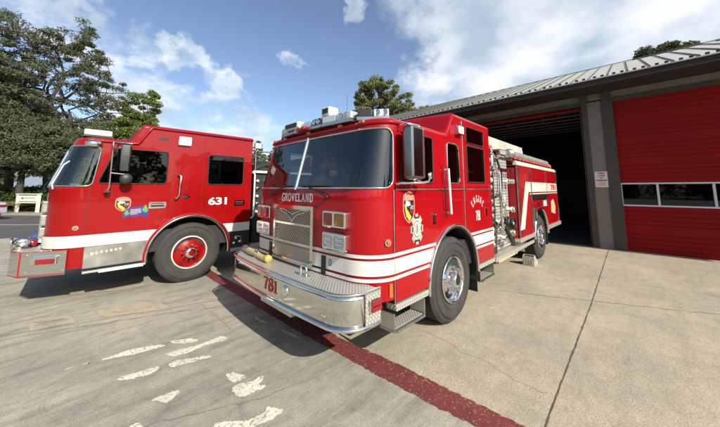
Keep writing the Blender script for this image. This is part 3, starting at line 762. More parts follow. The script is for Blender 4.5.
# head lamps
for m in (0, 1):
    va, vb = (.285, .645) if not m else (1.795, 2.155)
    l1 = ['lens_amber', 'lens_red'] if not m else ['lens_red', 'lens_amber']
    lamp_bezel(E1, -1.46, va, vb, 1.305, 1.475, l1, 'signal_lamp'); lamp_bezel(E1, -1.46, va, vb, 1.085, 1.255, ['lens_clear', 'lens_clear'], 'headlight')
# lettering
g = MB(); word(g, 'GROVELAND', lambda x, y, k: C.P(C.sv(1.55 - x * .68), 1.552 + y * .092, .0015 + k * .0003), fat=.018); g.build('lettering', ['decal_white'], E1, fixn=False)
# small air horn vent disc on the white band
g = MB(); P = ellipse(C.sv(.56), .945, .028, .036, 20); C.skin(g, P, [ellipse(C.sv(.56), .945, .020, .028, 20)], .0112, 0, .03); C.skin(g, rect(C.sv(.56) - .004, .92, C.sv(.56) + .004, .97), [], .0113, 0, .03); g.build('badge', ['dark_metal'], E1, fixn=False)
# wipers
for sgn in (1, -1):
    f = (lambda v: C.sv(v)) if sgn == 1 else (lambda v: C.T - C.sv(v))
    g = MB(); g.tube([C.P(f(.62), 1.615, .02), C.P(f(.70), 1.66, .05), C.P(f(.98), 1.725, .02)], .010, 6); g.sphere(C.P(f(.62), 1.615, .02), .022)
    g.tube([C.P(f(.60), 1.73, .012), C.P(f(1.12), 1.735, .012)], .008, 6); g.build('wiper', ['black'], E1)
# door furniture, driver's side
Xs = lambda u: C.S(u)
g = MB(); C.skin(g, rpoly(rect(Xs(-.33), 1.285, Xs(-.40), 1.42), .012), [], .014, 0, .03, .006); C.skin(g, rpoly(rect(Xs(-.345), 1.30, Xs(-.385), 1.38), .01), [], .0155, 1, .03); g.tube([C.P(Xs(-.385), 1.40, .03), C.P(Xs(-.345), 1.40, .03)], .01, 6); g.build('door_handle', ['chrome', 'black'], D1)
g = MB(); C.skin(g, rpoly(rect(Xs(1.30), 1.285, Xs(1.235), 1.42), .012), [], .014, 0, .03, .006); g.tube([C.P(Xs(1.29), 1.40, .03), C.P(Xs(1.245), 1.40, .03)], .01, 6); g.build('door_handle', ['chrome'], D2)
shield_badge(D1, C, Xs(-.875), 1.505, .235, .34)
# silver maltese style badge
g = MB(); bx, bz = Xs(-.735), 1.265
P = []
for k in range(8):
    a = 2 * pi * k / 8
    for da, r in ((-.30, .085), (-.2, .115), (.0, .108), (.2, .115), (.30, .085), (.39, .078)): P.append((bx + r * 1.1 * sin(a + da), bz + r * 1.5 * cos(a + da)))
decal_poly(g, C, P, .0125, 0)
decal_poly(g, C, ellipse(bx, bz, .062, .088, 20), .0131, 1); decal_poly(g, C, ellipse(bx, bz, .056, .080, 20), .0137, 2); decal_poly(g, C, ellipse(bx, bz, .036, .052, 20), .0141, 1); decal_poly(g, C, ellipse(bx, bz, .031, .046, 20), .0145, 0); decal_poly(g, C, [(bx - .006, bz - .035), (bx + .006, bz - .035), (bx + .006, bz + .035), (bx - .006, bz + .035)], .0150, 1)
for dx, dz, w_, h_ in ((0, .122, .09, .020), (0, -.125, .08, .02), (-.088, .0, .02, .06), (.088, 0, .02, .06)): decal_poly(g, C, rpoly(rect(bx + dx - w_ / 2, bz + dz - h_ / 2, bx + dx + w_ / 2, bz + dz + h_ / 2), .006, 2), .0137, 1)
g.build('badge', ['decal_silver', 'dark_metal', 'decal_white'], D1)
# ENGINE arch + 781
g = MB()
ww = 'ENGINE'; tot = sum(GL[c][0] for c in ww) + .22 * 5; x = 0
for c in ww:
    w_ = GL[c][0]; xm = (x + w_ / 2) / tot; ang = (xm - .5) * 1.75; cx, cz = .945, 1.27; rr = .235
    px, pz = cx + rr * sin(ang), cz + rr * cos(ang)
    glyph(g, c, lambda a, b, k, px=px, pz=pz, ang=ang, w_=w_: C.P(Xs(px + (a - w_ / 2) * .062 * cos(ang) + b * .095 * sin(ang)), pz - (a - w_ / 2) * .062 * sin(ang) + b * .095 * cos(ang), .0095 + k * .0003), fat=.02)
    x += w_ + .22
word(g, '781', lambda x, y, k: C.P(Xs(.865 + x * .165), 1.235 + y * .135, .0095 + k * .0003), fat=.02)
g.build('lettering', ['decal_white'], D2, fixn=False)
# marker lamps
def marker(th, C, s, z, mir=0):
    g = MB(); C.skin(g, ellipse(s, z, .035, .035, 18), [], .012, 0, .03, .012); o = g.build('marker_lamp', ['chrome'], th); g = MB(); p = C.P(s, z, .016); g.sphere(p, .024, 0, 12, (.8, .45, 1)); g.build('lens', ['amber'], o)
marker(E1, C, Xs(-1.215), 1.175); marker(E1, C, C.T - Xs(-1.215), 1.175)
for m in (0, 1):
    g = MB(); q = Xs(-1.185); q = C.T - q if m else q; C.skin(g, rpoly(rect(q - .02, .66, q + .02, .79), .01), [], .01, 0, .03, .008); g.build('reflector', ['amber'], E1)
for v in (.30, .62, 1.22, 1.82, 2.14):
    g = MB(); q = C.sv(v); g.obox(C.P(q, 2.415, .02), (.018, 0, 0), (0, .035, 0), (0, 0, .016)); g.build('clearance_lamp', ['amber'], E1, bevel=.006)
# scene light and grab rails
for m in (0, 1):
    f = (lambda a: C.T - a) if m else (lambda a: a)
    g = MB(); C.skin(g, rpoly(rect(f(Xs(.46)), 2.46, f(Xs(.27)), 2.60), .02), [], .06, 0, .05, .06); o = g.build('side_light', ['polished'], E1); g = MB(); C.skin(g, rpoly(rect(f(Xs(.445)), 2.475, f(Xs(.285)), 2.585), .015), [], .064, 0, .05, .004); g.build('lens', ['cream'], o)
    g = MB(); R_ = [C.P(f(Xs(-.07)), 1.945, .01), C.P(f(Xs(-.07)), 1.945, .058), C.P(f(Xs(-.068)), 1.96, .065), C.P(f(Xs(-.03)), 1.385, .065), C.P(f(Xs(-.03)), 1.40, .058), C.P(f(Xs(-.03)), 1.40, .01)]; g.tube(R_[:2], .012, 8); g.tube(R_[2:4], .017, 10); g.tube(R_[4:], .012, 8); g.build('grab_rail', ['white_plastic'], E1)
    g = MB(); g.tube([C.P(f(Xs(-.13)), 1.98, .012), C.P(f(Xs(-.13)), 1.98, .035), C.P(f(Xs(-.105)), 1.36, .035), C.P(f(Xs(-.105)), 1.36, .012)], .007, 6); g.build('cable', ['dark_metal'], E1)
    # big west coast mirror
    sg = -1 if not m else 1; y0 = -.02 if not m else W + .02
    g = MB(); g.box((-1.10, y0 + sg * .07, 1.79), (-.86, y0 + sg * .19, 2.36)); mo = g.build('mirror', ['dark_chrome'], E1, bevel=.04)
    g = MB(); g.box((-.855, y0 + sg * .065, 1.81), (-.775, y0 + sg * .15, 2.36)); g.build('mirror_side', ['stainless'], mo, bevel=.025)
    g = MB(); g.tube([(-1.04, y0 + sg * .0, 2.37), (-1.06, y0 + sg * .08, 2.385), (-.84, y0 + sg * .12, 2.38), (-.80, y0 + sg * .11, 2.35)], .011, 8)
    g.tube([(-1.10, y0, 1.745), (-1.12, y0 + sg * .06, 1.76), (-.86, y0 + sg * .17, 1.765), (-.78, y0 + sg * .18, 1.78)], .013, 8); g.tube([(-.98, y0 + sg * .1, 1.77), (-.86, y0 + sg * .02, 1.74)], .010, 6); g.tube([(-1.0, y0 + sg * .1, 1.76), (-.9, y0 + sg * .1, 1.80), (-.82, y0 + sg * .13, 1.77)], .009, 6)
    g.tube([(-.78, y0 + sg * .18, 1.775), (-.765, y0 + sg * .19, 1.83)], .011, 6); g.sphere((-.765, y0 + sg * .195, 1.84), .038, 0, 14, (1, .5, 1)); g.build('mirror_bracket', ['chrome'], mo)
# skirt tread strip and steps
for m in (0, 1):
    y0, sg = (0, 1) if not m else (W, -1)
    for (a, b_) in ((-1.12, -.535), (.84, 1.56)):
        g = MB(); g.box((a, y0 - sg * .012, .515), (b_, y0 + sg * .12, .578)); g.build('skirt', ['tread_plate'], E1, bevel=.006)
    for (a, b_, z0_, z1_) in ((-1.17, -.62, .335, .51), (.90, 1.46, .335, .51)):
        g = MB(); yy = y0 - sg * .02
        g.box((a, yy, z0_), (b_, yy + sg * .19, z0_ + .02)); g.box((a, yy, z0_ + .02), (a + .015, yy + sg * .19, z1_)); g.box((b_ - .015, yy, z0_ + .02), (b_, yy + sg * .19, z1_)); g.box((a + .12, yy + sg * .06, z0_ + .15), (a + .17, yy + sg * .1, z1_)); g.tube([(a + .03, yy - sg * .008, z0_ + .01), (b_ - .03, yy - sg * .008, z0_ + .01)], .014, 6)
        so = g.build('step', ['stainless'], E1, bevel=.004); g = MB(); g.box((a + .03, yy + sg * .02, z0_ + .021), (b_ - .03, yy + sg * .17, z0_ + .026)); g.build('tread', ['tread_plate'], so)
# lightbar
pts = [(-1.0, .14), (-1.22, .42), (-1.26, .9), (-1.26, 1.5), (-1.22, 1.86), (-1.06, 2.12)]
seg = []
for i in range(len(pts) - 1):
    a, b_ = Vector(pts[i]), Vector(pts[i + 1]); n = max(1, round((b_ - a).length / .21))
    for k in range(n): seg.append((a.lerp(b_, k / n), a.lerp(b_, (k + 1) / n)))
base = MB(); lb = None; zl = 2.475
for a, b_ in seg:
    d = (b_ - a); L_ = d.length; d.normalize(); n = Vector((-d.y, d.x)); c = (a + b_) / 2
    base.obox((c.x, c.y, zl - .012), (d.x * L_ / 2, d.y * L_ / 2, 0), (n.x * .12, n.y * .12, 0), (0, 0, .018))
base.box((-1.2, .5, 2.43), (-1.05, .6, 2.46)); base.box((-1.2, 1.75, 2.43), (-1.05, 1.85, 2.46))
lb = base.build('light_bar', ['stainless'], E1)
for i, (a, b_) in enumerate(seg):
    d = (b_ - a); L_ = d.length; d.normalize(); n = Vector((-d.y, d.x)); c = (a + b_) / 2
    g = MB(); g.obox((c.x, c.y, zl + .048), (d.x * (L_ / 2 - .006), d.y * (L_ / 2 - .006), 0), (n.x * .115, n.y * .115, 0), (0, 0, .042), 0)
    cc = Vector((c.x, c.y, zl + .05)) 
    fr = -1 if n.x > 0 else 1
    if i % 2 == 0:
        for q in (-.04, .04): g.lathe([(.0, .0), (.032, -.012), (.036, -.004), (.036, .0)], (c.x + n.x * fr * .118 + d.x * q, c.y + n.y * fr * .118 + d.y * q, zl + .05), 'x', 14, 1)
    g.build('lamp_module', ['lens_clear' if i % 3 != 1 else 'dark_metal', 'chrome'], lb, bevel=.012)
# white box on the bar with a dark lens, white traffic light emitter
g = MB(); g.box((-1.29, .85, 2.60), (-1.14, 1.01, 2.72)); g.box((-1.28, .86, 2.565), (-1.16, .98, 2.60)); o = g.build('spot_camera', ['white_plastic'], E1, bevel=.02)
g = MB(); g.box((-1.295, .875, 2.635), (-1.29, .985, 2.70)); g.build('lens', ['dark_metal'], o)
g = MB(); g.box((-1.42, 1.33, 2.50), (-1.16, 1.68, 2.59)); o = g.build('floodlight', ['white_plastic'], E1, bevel=.02)
g = MB(); g.box((-1.425, 1.37, 2.515), (-1.42, 1.64, 2.575)); g.build('lens', ['dark_metal'], o)
g = MB(); g.sphere((-1.42, 1.18, 2.465), .035, 0, 12, (1.5, 1, .8)); g.tube([(-1.40, 1.22, 2.47), (-1.36, 1.42, 2.47)], .028, 8); g.build('beacon', ['lens_red'], E1)
g = MB(); g.tube([(-.9, .95, 2.43), (-.9, .95, 2.98)], .0022, 5); g.build('aerial', ['black'], E1)
# ---- bumper
def bumper_outline(uf, ub, v0, v1, r, bulge, n=10):
    P = [(ub, v0)]
    for k in range(n + 1):
        a = k / n * pi / 2; P.append((uf + r - r * sin(a), v0 + r - r * cos(a)))
    m = 14
    for k in range(1, m):
        v = v0 + r + (v1 - v0 - 2 * r) * k / m; t = 2 * k / m - 1; P.append((uf - bulge * (1 - t * t), v))
    for k in range(n + 1):
        a = pi / 2 - k / n * pi / 2; P.append((uf + r - r * sin(a), v1 - r + r * cos(a)))
    P.append((ub, v1)); return P
BO = bumper_outline(-1.79, -1.36, -.005, W + .005, .27, .04)
g = MB()
rows = [(.018, .515), (.004, .53), (.0, .56), (.0, .745), (.006, .765), (.02, .785), (.05, .79)]
# chrome face swept round
Bn = []
for i, p in enumerate(BO):
    a = Vector(BO[max(0, i - 1)]); b_ = Vector(BO[min(len(BO) - 1, i + 1)]); d = (b_ - a).normalized(); Bn.append(Vector((d.y, -d.x)) * 1.0)
if (Vector(BO[len(BO) // 2]) + Bn[len(BO) // 2] * .1).x > BO[len(BO) // 2][0]: Bn = [-x for x in Bn]
vs = []
for d, z in [(-.05, .50)] + [(-a, b_) for a, b_ in rows]:
    for p, n in zip(BO, Bn): vs.append((p[0] + n.x * d, p[1] + n.y * d, z))
n_ = len(BO); fs = [(k * n_ + i, k * n_ + i + 1, (k + 1) * n_ + i + 1, (k + 1) * n_ + i) for k in range(len(rows)) for i in range(n_ - 1)]
g.add(vs, fs, 0, True); bump = g.build('bumper', ['polished'], E1)
g = MB(); top = inset(BO, .03) if area(BO) > 0 else inset(BO[::-1], .03)
g.prism(top, lambda a, b_, h: (a, b_, h), .76, .800); g.build('bumper_deck', ['tread_plate'], bump)
for zz, mt in ((.797, 'chrome'), (.512, 'chrome')):
    g = MB(); g.tube([(p[0] + n.x * .004, p[1] + n.y * .004, zz) for p, n in zip(BO, Bn)], .013 if zz > .6 else .018, 8); g.build('bumper_edge', [mt], bump)
for m in (0, 1):
    y0, sg = (-.005, -1) if not m else (W + .005, 1)
    g = MB(); g.box((-1.56, y0 + sg * .004, .53), (-1.362, y0 + sg * .012, .785)); g.build('corner_plate', ['tread_plate'], bump)
    g = MB(); g.box((-1.525, y0 + sg * .012, .615), (-1.375, y0 + sg * .034, .735)); tl = g.build('side_lamp', ['chrome'], bump, bevel=.012)
    g = MB(); g.box((-1.512, y0 + sg * .034, .628), (-1.378, y0 + sg * .046, .672)); g.box((-1.512, y0 + sg * .034, .678), (-1.378, y0 + sg * .046, .722)); g.build('lens', ['lens_red'], tl, bevel=.008)
    # red lower corner of the cab behind the bumper
g = MB(); g.box((-1.34, .32, .47), (-.55, W - .32, .60)); g.build('under_frame', ['chassis'], E1)
g = MB(); g.box((-1.62, .45, .36), (-1.2, W - .45, .50)); g.box((-1.6, .9, .52), (-1.3, W - .9, .7)); g.build('bumper_mount', ['chassis'], E1)
g = MB(); g.box((-1.765, .84, .40), (-1.60, 1.50, .52)); g.build('underrun_plate', ['aluminium'], bump, bevel=.008)
g = MB(); word(g, '781', lambda x, y, k: (-1.833 - k * .0003 + (.0 if True else 0), 1.305 - x * .29, .605 + y * .125), fat=.02); g.build('bumper_number', ['decal_red'], bump, fixn=False)
g = MB(); g.lathe([(.055, .01), (.05, -.012), (.036, -.018), (0, -.01)], (-1.83, .86, .675), 'x', 20); g.build('siren_speaker', ['chrome'], bump)
for v in (.30, 1.05, 1.62, 2.05):
    for z in (.60, .735):
        ub = -1.79 - .04 * (1 - ((v - 1.22) / .95) ** 2) if abs(v - 1.22) < .95 else -1.79
        g = MB(); g.lathe([(0, -.008), (.012, -.006), (.014, .008)], (ub, v, z), 'x', 10); g.build('bumper_bolt', ['chrome'], bump)
for v, in ((.78,), (1.86,)):
    g = MB(); g.tube([(-1.66, v - .05, .80), (-1.66, v - .05, .88), (-1.66, v - .03, .905), (-1.66, v + .03, .905), (-1.66, v + .05, .88), (-1.66, v + .05, .80)], .012, 8); g.obox((-1.66, v, .804), (.03, 0, 0), (0, .085, 0), (0, 0, .005)); g.build('tow_loop', ['chrome'], bump)
for v in (.60, 1.86 - .0):
    g = MB(); vv = .66 if v < 1 else 1.80; g.box((-1.475, vv - .035, .80), (-1.50, vv + .035, 1.0)); g.build('hinge_post', ['black'], E1)
g = MB(); g.box((-1.49, .70, .80), (-1.462, 1.76, .865)); g.build('grille_base', ['black'], E1)
# hose nozzle lying on the deck: a thing of its own
t = thing('hose_nozzle', 'tan hose end with yellow nozzle lying on the tread plate deck of the 781 bumper', 'hose', (-1.62, 1.9, .80))
g = MB(); g.tube([(-1.60, 2.25, .83), (-1.63, 2.1, .845), (-1.64, 1.93, .845), (-1.66, 1.74, .835), (-1.66, 1.62, .83)], [.045, .045, .040, .036, .040], 12); g.build('hose', ['hose_tan'], t)
g = MB(); g.lathe([(.0, -.05), (.034, -.05), (.04, 0), (.05, .05), (.052, .09), (0, .09)], (-1.60, 2.27, .845), 'y', 16); g.build('coupling', ['stainless'], t)
g = MB(); g.lathe([(0, -.06), (.044, -.06), (.05, -.02), (.034, .03), (.03, .06)], (-1.66, 1.58, .842), 'y', 14); g.build('tip', ['helmet_yellow'], t)
# ---- pump house and body of 781
BR = 7.05
g = MB(); g.box((-1.2, .72, .50), (BR - .3, 1.02, .78)); g.box((-1.2, 1.42, .50), (BR - .3, 1.72, .78)); g.box((.0, .75, .42), (1.2, W - .75, 1.0)); g.box((1.6, .6, .55), (3.0, W - .6, 2.2))
g.cyl((.155, W / 2, .53), .09, 2.0, 'y', 12); g.cyl((4.83, W / 2, .53), .12, 1.9, 'y', 12); g.build('chassis', ['chassis'], E1)
for ya, yb in ((.0, .42), (W - .42, W)): g = MB(); g.box((1.60, ya, .515), (3.0, yb, .545)); g.build('running_board', ['tread_plate'], E1, bevel=.006)
for ya, yb in ((-.008, .01), (W - .01, W + .008)): g = MB(); g.box((1.60, ya, .49), (4.05, yb, .555)); g.build('step_edge', ['tread_plate'], E1)
pump = MB(); pump.box((2.02, .16, .56), (2.96, W - .16, 2.30)); pump = pump.build('pump_panel', ['quilt_panel'], E1, bevel=.01)
g = MB(); g.box((1.60, .10, .56), (2.0, W - .10, 2.42)); cross = g.build('crosslay_module', ['dark_metal'], E1)
# stack of gauges and discharge caps on the narrow module
for i, (z, mt) in enumerate([(2.22, 'white_plastic'), (2.08, 'stainless'), (1.95, 'chrome'), (1.83, 'white_plastic'), (1.70, 'helmet_yellow'), (1.57, 'black'), (1.45, 'white_plastic'), (1.32, 'chrome'), (1.2, 'white_plastic'), (1.07, 'black'), (.95, 'white_plastic'), (.82, 'chrome'), (.70, 'stainless')]):
    for k in (0, 1):
        u = 1.68 + .13 * k; g = MB(); g.lathe([(0, -.03), (.034, -.028), (.045, -.01), (.045, .02)], (u, .09, z + .03 * k), 'y', 14); g.build('gauge', [mt if k == i % 2 else 'stainless'], cross)
g = MB(); g.tube([(1.92, .10, 2.05), (1.92, -.02, 2.03), (1.91, -.035, 1.98), (1.90, -.035, .98), (1.90, -.02, .93), (1.90, .10, .92)], .02, 10); g.build('grab_rail', ['polished'], E1)
g = MB(); g.tube([(2.40, .15, 1.62), (2.40, .07, 1.60), (2.44, .05, 1.15), (2.46, .08, .98)], .014, 8); g.build('control_rod', ['polished'], pump)
g = MB(); g.tube([(2.28, .12, 2.28), (2.36, .08, 2.0), (2.34, .08, 1.72), (2.22, .09, 1.6), (2.1, .12, 1.55)], .022, 8); g.build('pipe', ['dark_metal'], pump)
for i, (u, z, r, mt) in enumerate([(2.12, 1.08, .12, 'polished'), (2.42, 1.06, .105, 'dark_metal'), (2.72, 1.30, .06, 'chrome'), (2.14, 1.40, .05, 'stainless'), (2.30, .80, .07, 'chrome'), (2.66, .85, .06, 'stainless'), (2.80, 1.85, .05, 'chrome'), (2.56, 1.85, .05, 'chrome')]):
    g = MB(); c = (u, .12, z); g.lathe([(r * .7, .06), (r * .7, -.08), (r, -.085), (r, -.13), (r * .8, -.145), (0, -.15)], c, 'y', 24)
    if r > .1:
        for k in range(4): a = k * pi / 2 + .4; g.obox((u + r * 1.05 * cos(a), .12 - .108, z + r * 1.05 * sin(a)), (.02, 0, 0), (0, .018, 0), (0, 0, .02))
    g.build('intake_cap' if r > .08 else 'discharge_cap', [mt], pump)
g = MB(); g.lathe([(.105, -.02), (.12, 0), (.105, .02), (.09, 0), (.105, -.02)], (2.44, -.06, 1.06), 'y', 28); g.tube([(2.34, -.06, 1.06), (2.54, -.06, 1.06)], .010, 6); g.tube([(2.44, -.06, .96), (2.44, -.06, 1.16)], .010, 6); g.lathe([(0, -.02), (.03, -.015), (.03, .06)], (2.44, -.06, 1.06), 'y', 12, 1); g.build('hand_wheel', ['black', 'chrome'], pump)
g = MB(); g.tube([(2.12, -.02, 1.02), (2.18, -.06, .86), (2.36, -.04, .75), (2.5, .05, .72)], .04, 10); g.build('intake_elbow', ['dark_metal'], pump)
for k in range(7):
    g = MB(); u = 2.10 + .13 * k; g.tube([(u, .13, 2.04), (u, .04, 2.06)], .010, 6); g.box((u - .03, .02, 2.03), (u + .03, .045, 2.09)); g.build('pull_handle', ['black' if k % 2 else 'lens_red'], pump)
g = MB(); g.box((2.10, .0, 2.33), (2.42, .12, 2.45)); o = g.build('scene_light', ['polished'], E1, bevel=.012); g = MB(); g.box((2.13, -.008, 2.35), (2.39, .0, 2.43)); g.build('lens', ['lens_clear'], o)
g = MB()
for i in range(4): g.tube([(1.66 + .02 * i, .15 + .08 * i, 2.40 + .03 * (i % 2)), (1.9, .10 + .1 * i, 2.47), (2.2, .2 + .08 * i, 2.44), (2.5, .15 + .1 * i, 2.46)], .035, 8)
g.build('crosslay_hose', ['hose_red'], E1)
g = MB(); g.tube([(1.75, .05, 2.42), (1.75, .03, 2.34), (1.9, .02, 2.28), (2.02, .05, 2.3)], .03, 8); g.cyl((1.80, .06, 2.20), .05, .2, 'z', 14); g.build('deck_fitting', ['chrome'], E1)
# rear body
AR = (4.83, .55, .665)
def body_side(y0, sg):
    o = rect(3.0, .70, BR, 2.20)
    arch = [(u, z) for u, z in arc_pts(*AR, 0, pi, 24) if z > .705]
    P = [(3.0, .70)] + [(AR[0] - .665, .70)] + list(reversed([p for p in arch])) + [(AR[0] + .665, .70), (BR, .70), (BR, 2.20), (3.0, 2.20)]
    g = MB(); vo, F, O, H = fillpoly(P, [], .2); g.add([(a, y0, z) for a, z in vo], F); return g
for m in (0, 1):
    y0, sg = (0, 1) if not m else (W, -1)
    bd = body_side(y0, sg).build('body_side', ['red_paint'], E1)
    if m == 0: bd0 = bd
    for (u, z0_, z1_, w_) in ((3.02, .72, 2.17, .05), (3.13, .72, 2.17, .035), (4.03, .72, 2.17, .07), (5.62, 1.24, 2.17, .05), (7.0, .72, 2.17, .07), (3.55, .72, 1.5, .03)):
        if w_ == .03 and 1: continue
        g = MB(); g.box((u, y0 - sg * .016, z0_), (u + w_, y0 - sg * .0, z1_)); g.build('trim_strip', ['stainless'], bd)
    for (u0, u1, z0_, z1_) in ((3.20, 4.0, .80, 2.12), (4.14, 5.58, 1.93, 2.12), (5.71, 6.97, .86, 1.53), (5.71, 6.97, 1.93, 2.12), (4.14, 5.58, 1.28, 1.44)):
        g = MB(); g.box((u0, y0 - sg * .010, z0_), (u1, y0, z1_)); g.build('compartment_door', ['red_paint'], bd, bevel=.004)
    g = MB(); g.box((3.0, y0 - sg * .02, 2.20), (BR, y0 + sg * .05, 2.26)); g.box((3.0, y0 - sg * .006, 2.262), (BR, y0 + sg * .03, 2.29)); g.build('top_rail', ['white_band'], bd, bevel=.004)
    g = MB(); y_ = y0 - sg * .0125
    g.prism([(3.62, 1.63), (6.96, 1.63), (6.96, 1.86), (3.62, 1.86)], lambda a, b_, h: (a, h, b_), y_, y_ - sg * .003)
    g.prism([(3.02, .86), (3.34, .86), (3.78, 1.63), (3.78, 1.86), (3.60, 1.86)], lambda a, b_, h: (a, h, b_), y_ - sg * .0035, y_ - sg * .005)
    g.prism([(3.9, 1.575), (6.96, 1.575), (6.96, 1.60), (3.9, 1.60)], lambda a, b_, h: (a, h, b_), y_, y_ - sg * .003); g.build('reflective_band', ['white_band'], bd)
    g = MB(); g.box((4.12, y0 - sg * .05, 1.46), (5.60, y0, 1.56)); 
    for k in range(9): g.box((4.2 + k * .15, y0 - sg * .06, 1.47), (4.29 + k * .15, y0 - sg * .05, 1.55))
    g.build('equipment_tray', ['black'], bd)
    g = MB(); g.box((4.55, y0 - sg * .02, 1.28), (4.75, y0, 1.38)); g.build('switch_plate', ['black'], bd); g = MB(); g.box((5.15, y0 - sg * .02, 1.26), (5.45, y0, 1.40)); g.build('notice_plate', ['decal_white'], bd)
    g = MB(); sgx = 1
    ring = []; 
    for k in range(37):
        a = pi * k / 36
        for (dr, dy) in ((0, .03), (0, -.03), (.03, -.03), (.035, .01)): ring.append((AR[0] + (.66 + dr) * cos(a), y0 + sg * dy, AR[1] + (.66 + dr) * sin(a)))
    g.add(ring, [(k * 4 + j, k * 4 + j + 1, (k + 1) * 4 + j + 1, (k + 1) * 4 + j) for k in range(36) for j in range(3)], 0, True)
    g.build('fender_trim', ['polished'], bd)
    g = MB(); pts = arc_pts(AR[0], AR[1], .66, -.2, pi + .2, 30); n = len(pts); vs = [(a, y0 + sg * .004, z) for a, z in pts] + [(a, y0 + sg * .7, z) for a, z in pts]
    g.add(vs, [(i, i + 1, n + i + 1, n + i) for i in range(n - 1)], 0, True); g.add([(a, y0 + sg * .7, z) for a, z in pts], [tuple(range(n))]); g.build('wheel_well', ['chassis'], E1)
    g = MB(); g.box((4.06, y0 - sg * .02, .72), (4.15, y0, 1.30)); g.box((4.16, y0 - sg * .03, .95), (4.32, y0, 1.25)); g.build('air_bottle_door', ['stainless'], bd, bevel=.01)
    g = MB(); g.box((5.5, y0 - sg * .03, .64), (BR + .12, y0 + sg * .1, .74)); g.build('rub_rail', ['tread_plate'], bd, bevel=.006); g = MB(); g.box((3.0, y0 - sg * .02, .62), (4.14, y0 + sg * .1, .70)); g.build('rub_rail', ['tread_plate'], bd, bevel=.006)
    g = MB(); g.box((5.46, y0 + sg * .02, .25), (5.49, y0 + sg * .5, .7)); g.build('mud_flap', ['black_rubber'], E1)
g = MB(); text_on(g, '781', lambda x, y: (6.1 + x * .72, -.0175, 1.665 + y * .16), .03); g.build('lettering', ['decal_red'], bd0)
g = MB(); P = rpoly([(6.0, 1.06), (6.5, .98), (6.6, 1.2), (6.35, 1.42), (6.05, 1.36)], .06); g.prism(P, lambda a, b_, h: (a, h, b_), -.0105, -.013)
g.prism(ellipse(6.28, 1.2, .13, .1, 18), lambda a, b_, h: (a, h, b_), -.0135, -.015, 1); g.build('emblem', ['decal_silver', 'decal_gold'], bd0)
g = MB(); g.box((3.0, .02, 2.15), (BR - .02, W - .02, 2.19)); g.box((BR - .02, .01, .70), (BR, W - .01, 2.2)); g.box((3.0, .02, .70), (3.02, W - .02, 2.2)); g.box((5.6, .1, .62), (BR, W - .1, .72)); g.box((3.05, .4, .62), (4.1, W - .4, .72)); g.build('body_core', ['red_paint'], E1)
g = MB(); g.box((2.10, .34, 2.34), (4.9, W - .34, 2.78)); g.build('hose_bed_cover', ['quilt_box'], E1, bevel=.01)
g = MB(); g.box((2.098, .338, 2.70), (4.902, .36, 2.785)); g.box((2.12, .326, 2.36), (4.90, .337, 2.695)); g.build('cover_trim', ['cover_beige'], E1)
g = MB(); P = []
g.tube([(3.05, .13, 2.44), (3.12, .13, 2.445), (6.35, .13, 2.445), (6.4, .13, 2.445)], .085, 18); g.build('suction_hose', ['hose_grey'], E1)
g = MB(); g.lathe([(0, -.06), (.07, -.06), (.095, -.04), (.095, .05), (.11, .06), (.11, .09), (0, .09)], (3.0, .13, 2.445), 'x', 20); g.build('hose_coupling', ['stainless'], E1)
for k in range(12):
    g = MB(); u = 3.2 + k * .3; g.lathe([(.085 - .02, -.01), (.090, -.008), (.090, .008), (.085 - .02, .01)], (u, .13, 2.445), 'x', 14) if False else g.sphere((u, .06, 2.35), .055, 0, 10, (1.8, 1, .7)); g.build('folded_hose', ['hose_red'], E1)
g = MB(); g.sphere((6.62, .1, 2.36), .08, 0, 14, (1, 1, 1.1)); g.box((6.55, .04, 2.26), (6.69, .16, 2.32)); g.build('beacon', ['amber'], E1)
g = MB(); g.cyl((3.1, .15, .42), .05, .1, 'y', 12); g.tube([(2.0, .12, .40), (2.9, .10, .42)], .035, 10); g.build('drain_pipe', ['hose_tan'], E1)
g = MB(); g.box((3.1, .12, .38), (3.95, .5, .6)); g.build('battery_box', ['stainless'], E1, bevel=.01)
g = MB(); g.box((2.2, .2, .30), (3.0, .6, .5)); g.build('muffler', ['dark_metal'], E1, bevel=.04)
# helmet seen through the rear side window
t = thing('helmet', 'yellow firefighter helmet hanging behind the rear side window of engine 781', 'helmet', (1.08, .32, 2.0))
g = MB(); g.sphere((1.08, .30, 2.02), .13, 0, 18, (.9, 1, .85)); g.build('shell', ['helmet_yellow'], t); g = MB(); g.lathe([(.11, -.01), (.2, -.02), (.2, -.01), (.11, 0)], (1.08, .30, 1.98), 'z', 24); g.build('brim', ['helmet_yellow'], t)
# wheel chock
t = thing('wheel_chock', 'silver tread plate wheel chock wedged against the rear tyre of engine 781', 'wheel chock', (3.98, .08, 0))
g = MB(); P = [(3.84, .004), (4.16, .004), (4.16, .06), (4.05, .13), (3.97, .22), (3.86, .20)]
for a, b_ in ((-.02, -.01), (.20, .21)): g.prism(P, lambda x, z, h: (x, h, z), a, b_)
g.prism([(3.84, .004), (3.85, .004), (3.872, .20), (3.862, .20)], lambda x, z, h: (x, h, z), -.01, .20); g.prism([(3.97, .21), (3.98, .22), (4.165, .07), (4.155, .06)], lambda x, z, h: (x, h, z), -.01, .20)
g.build('wedge', ['aluminium'], t)
for k in range(4):
    g = MB(); g.obox((3.846 + .003, .022 + .05 * k, .07), (.010, 0, 0), (0, .014, 0), (.006, 0, .055)); g.build('rib', ['tread_plate'], t)

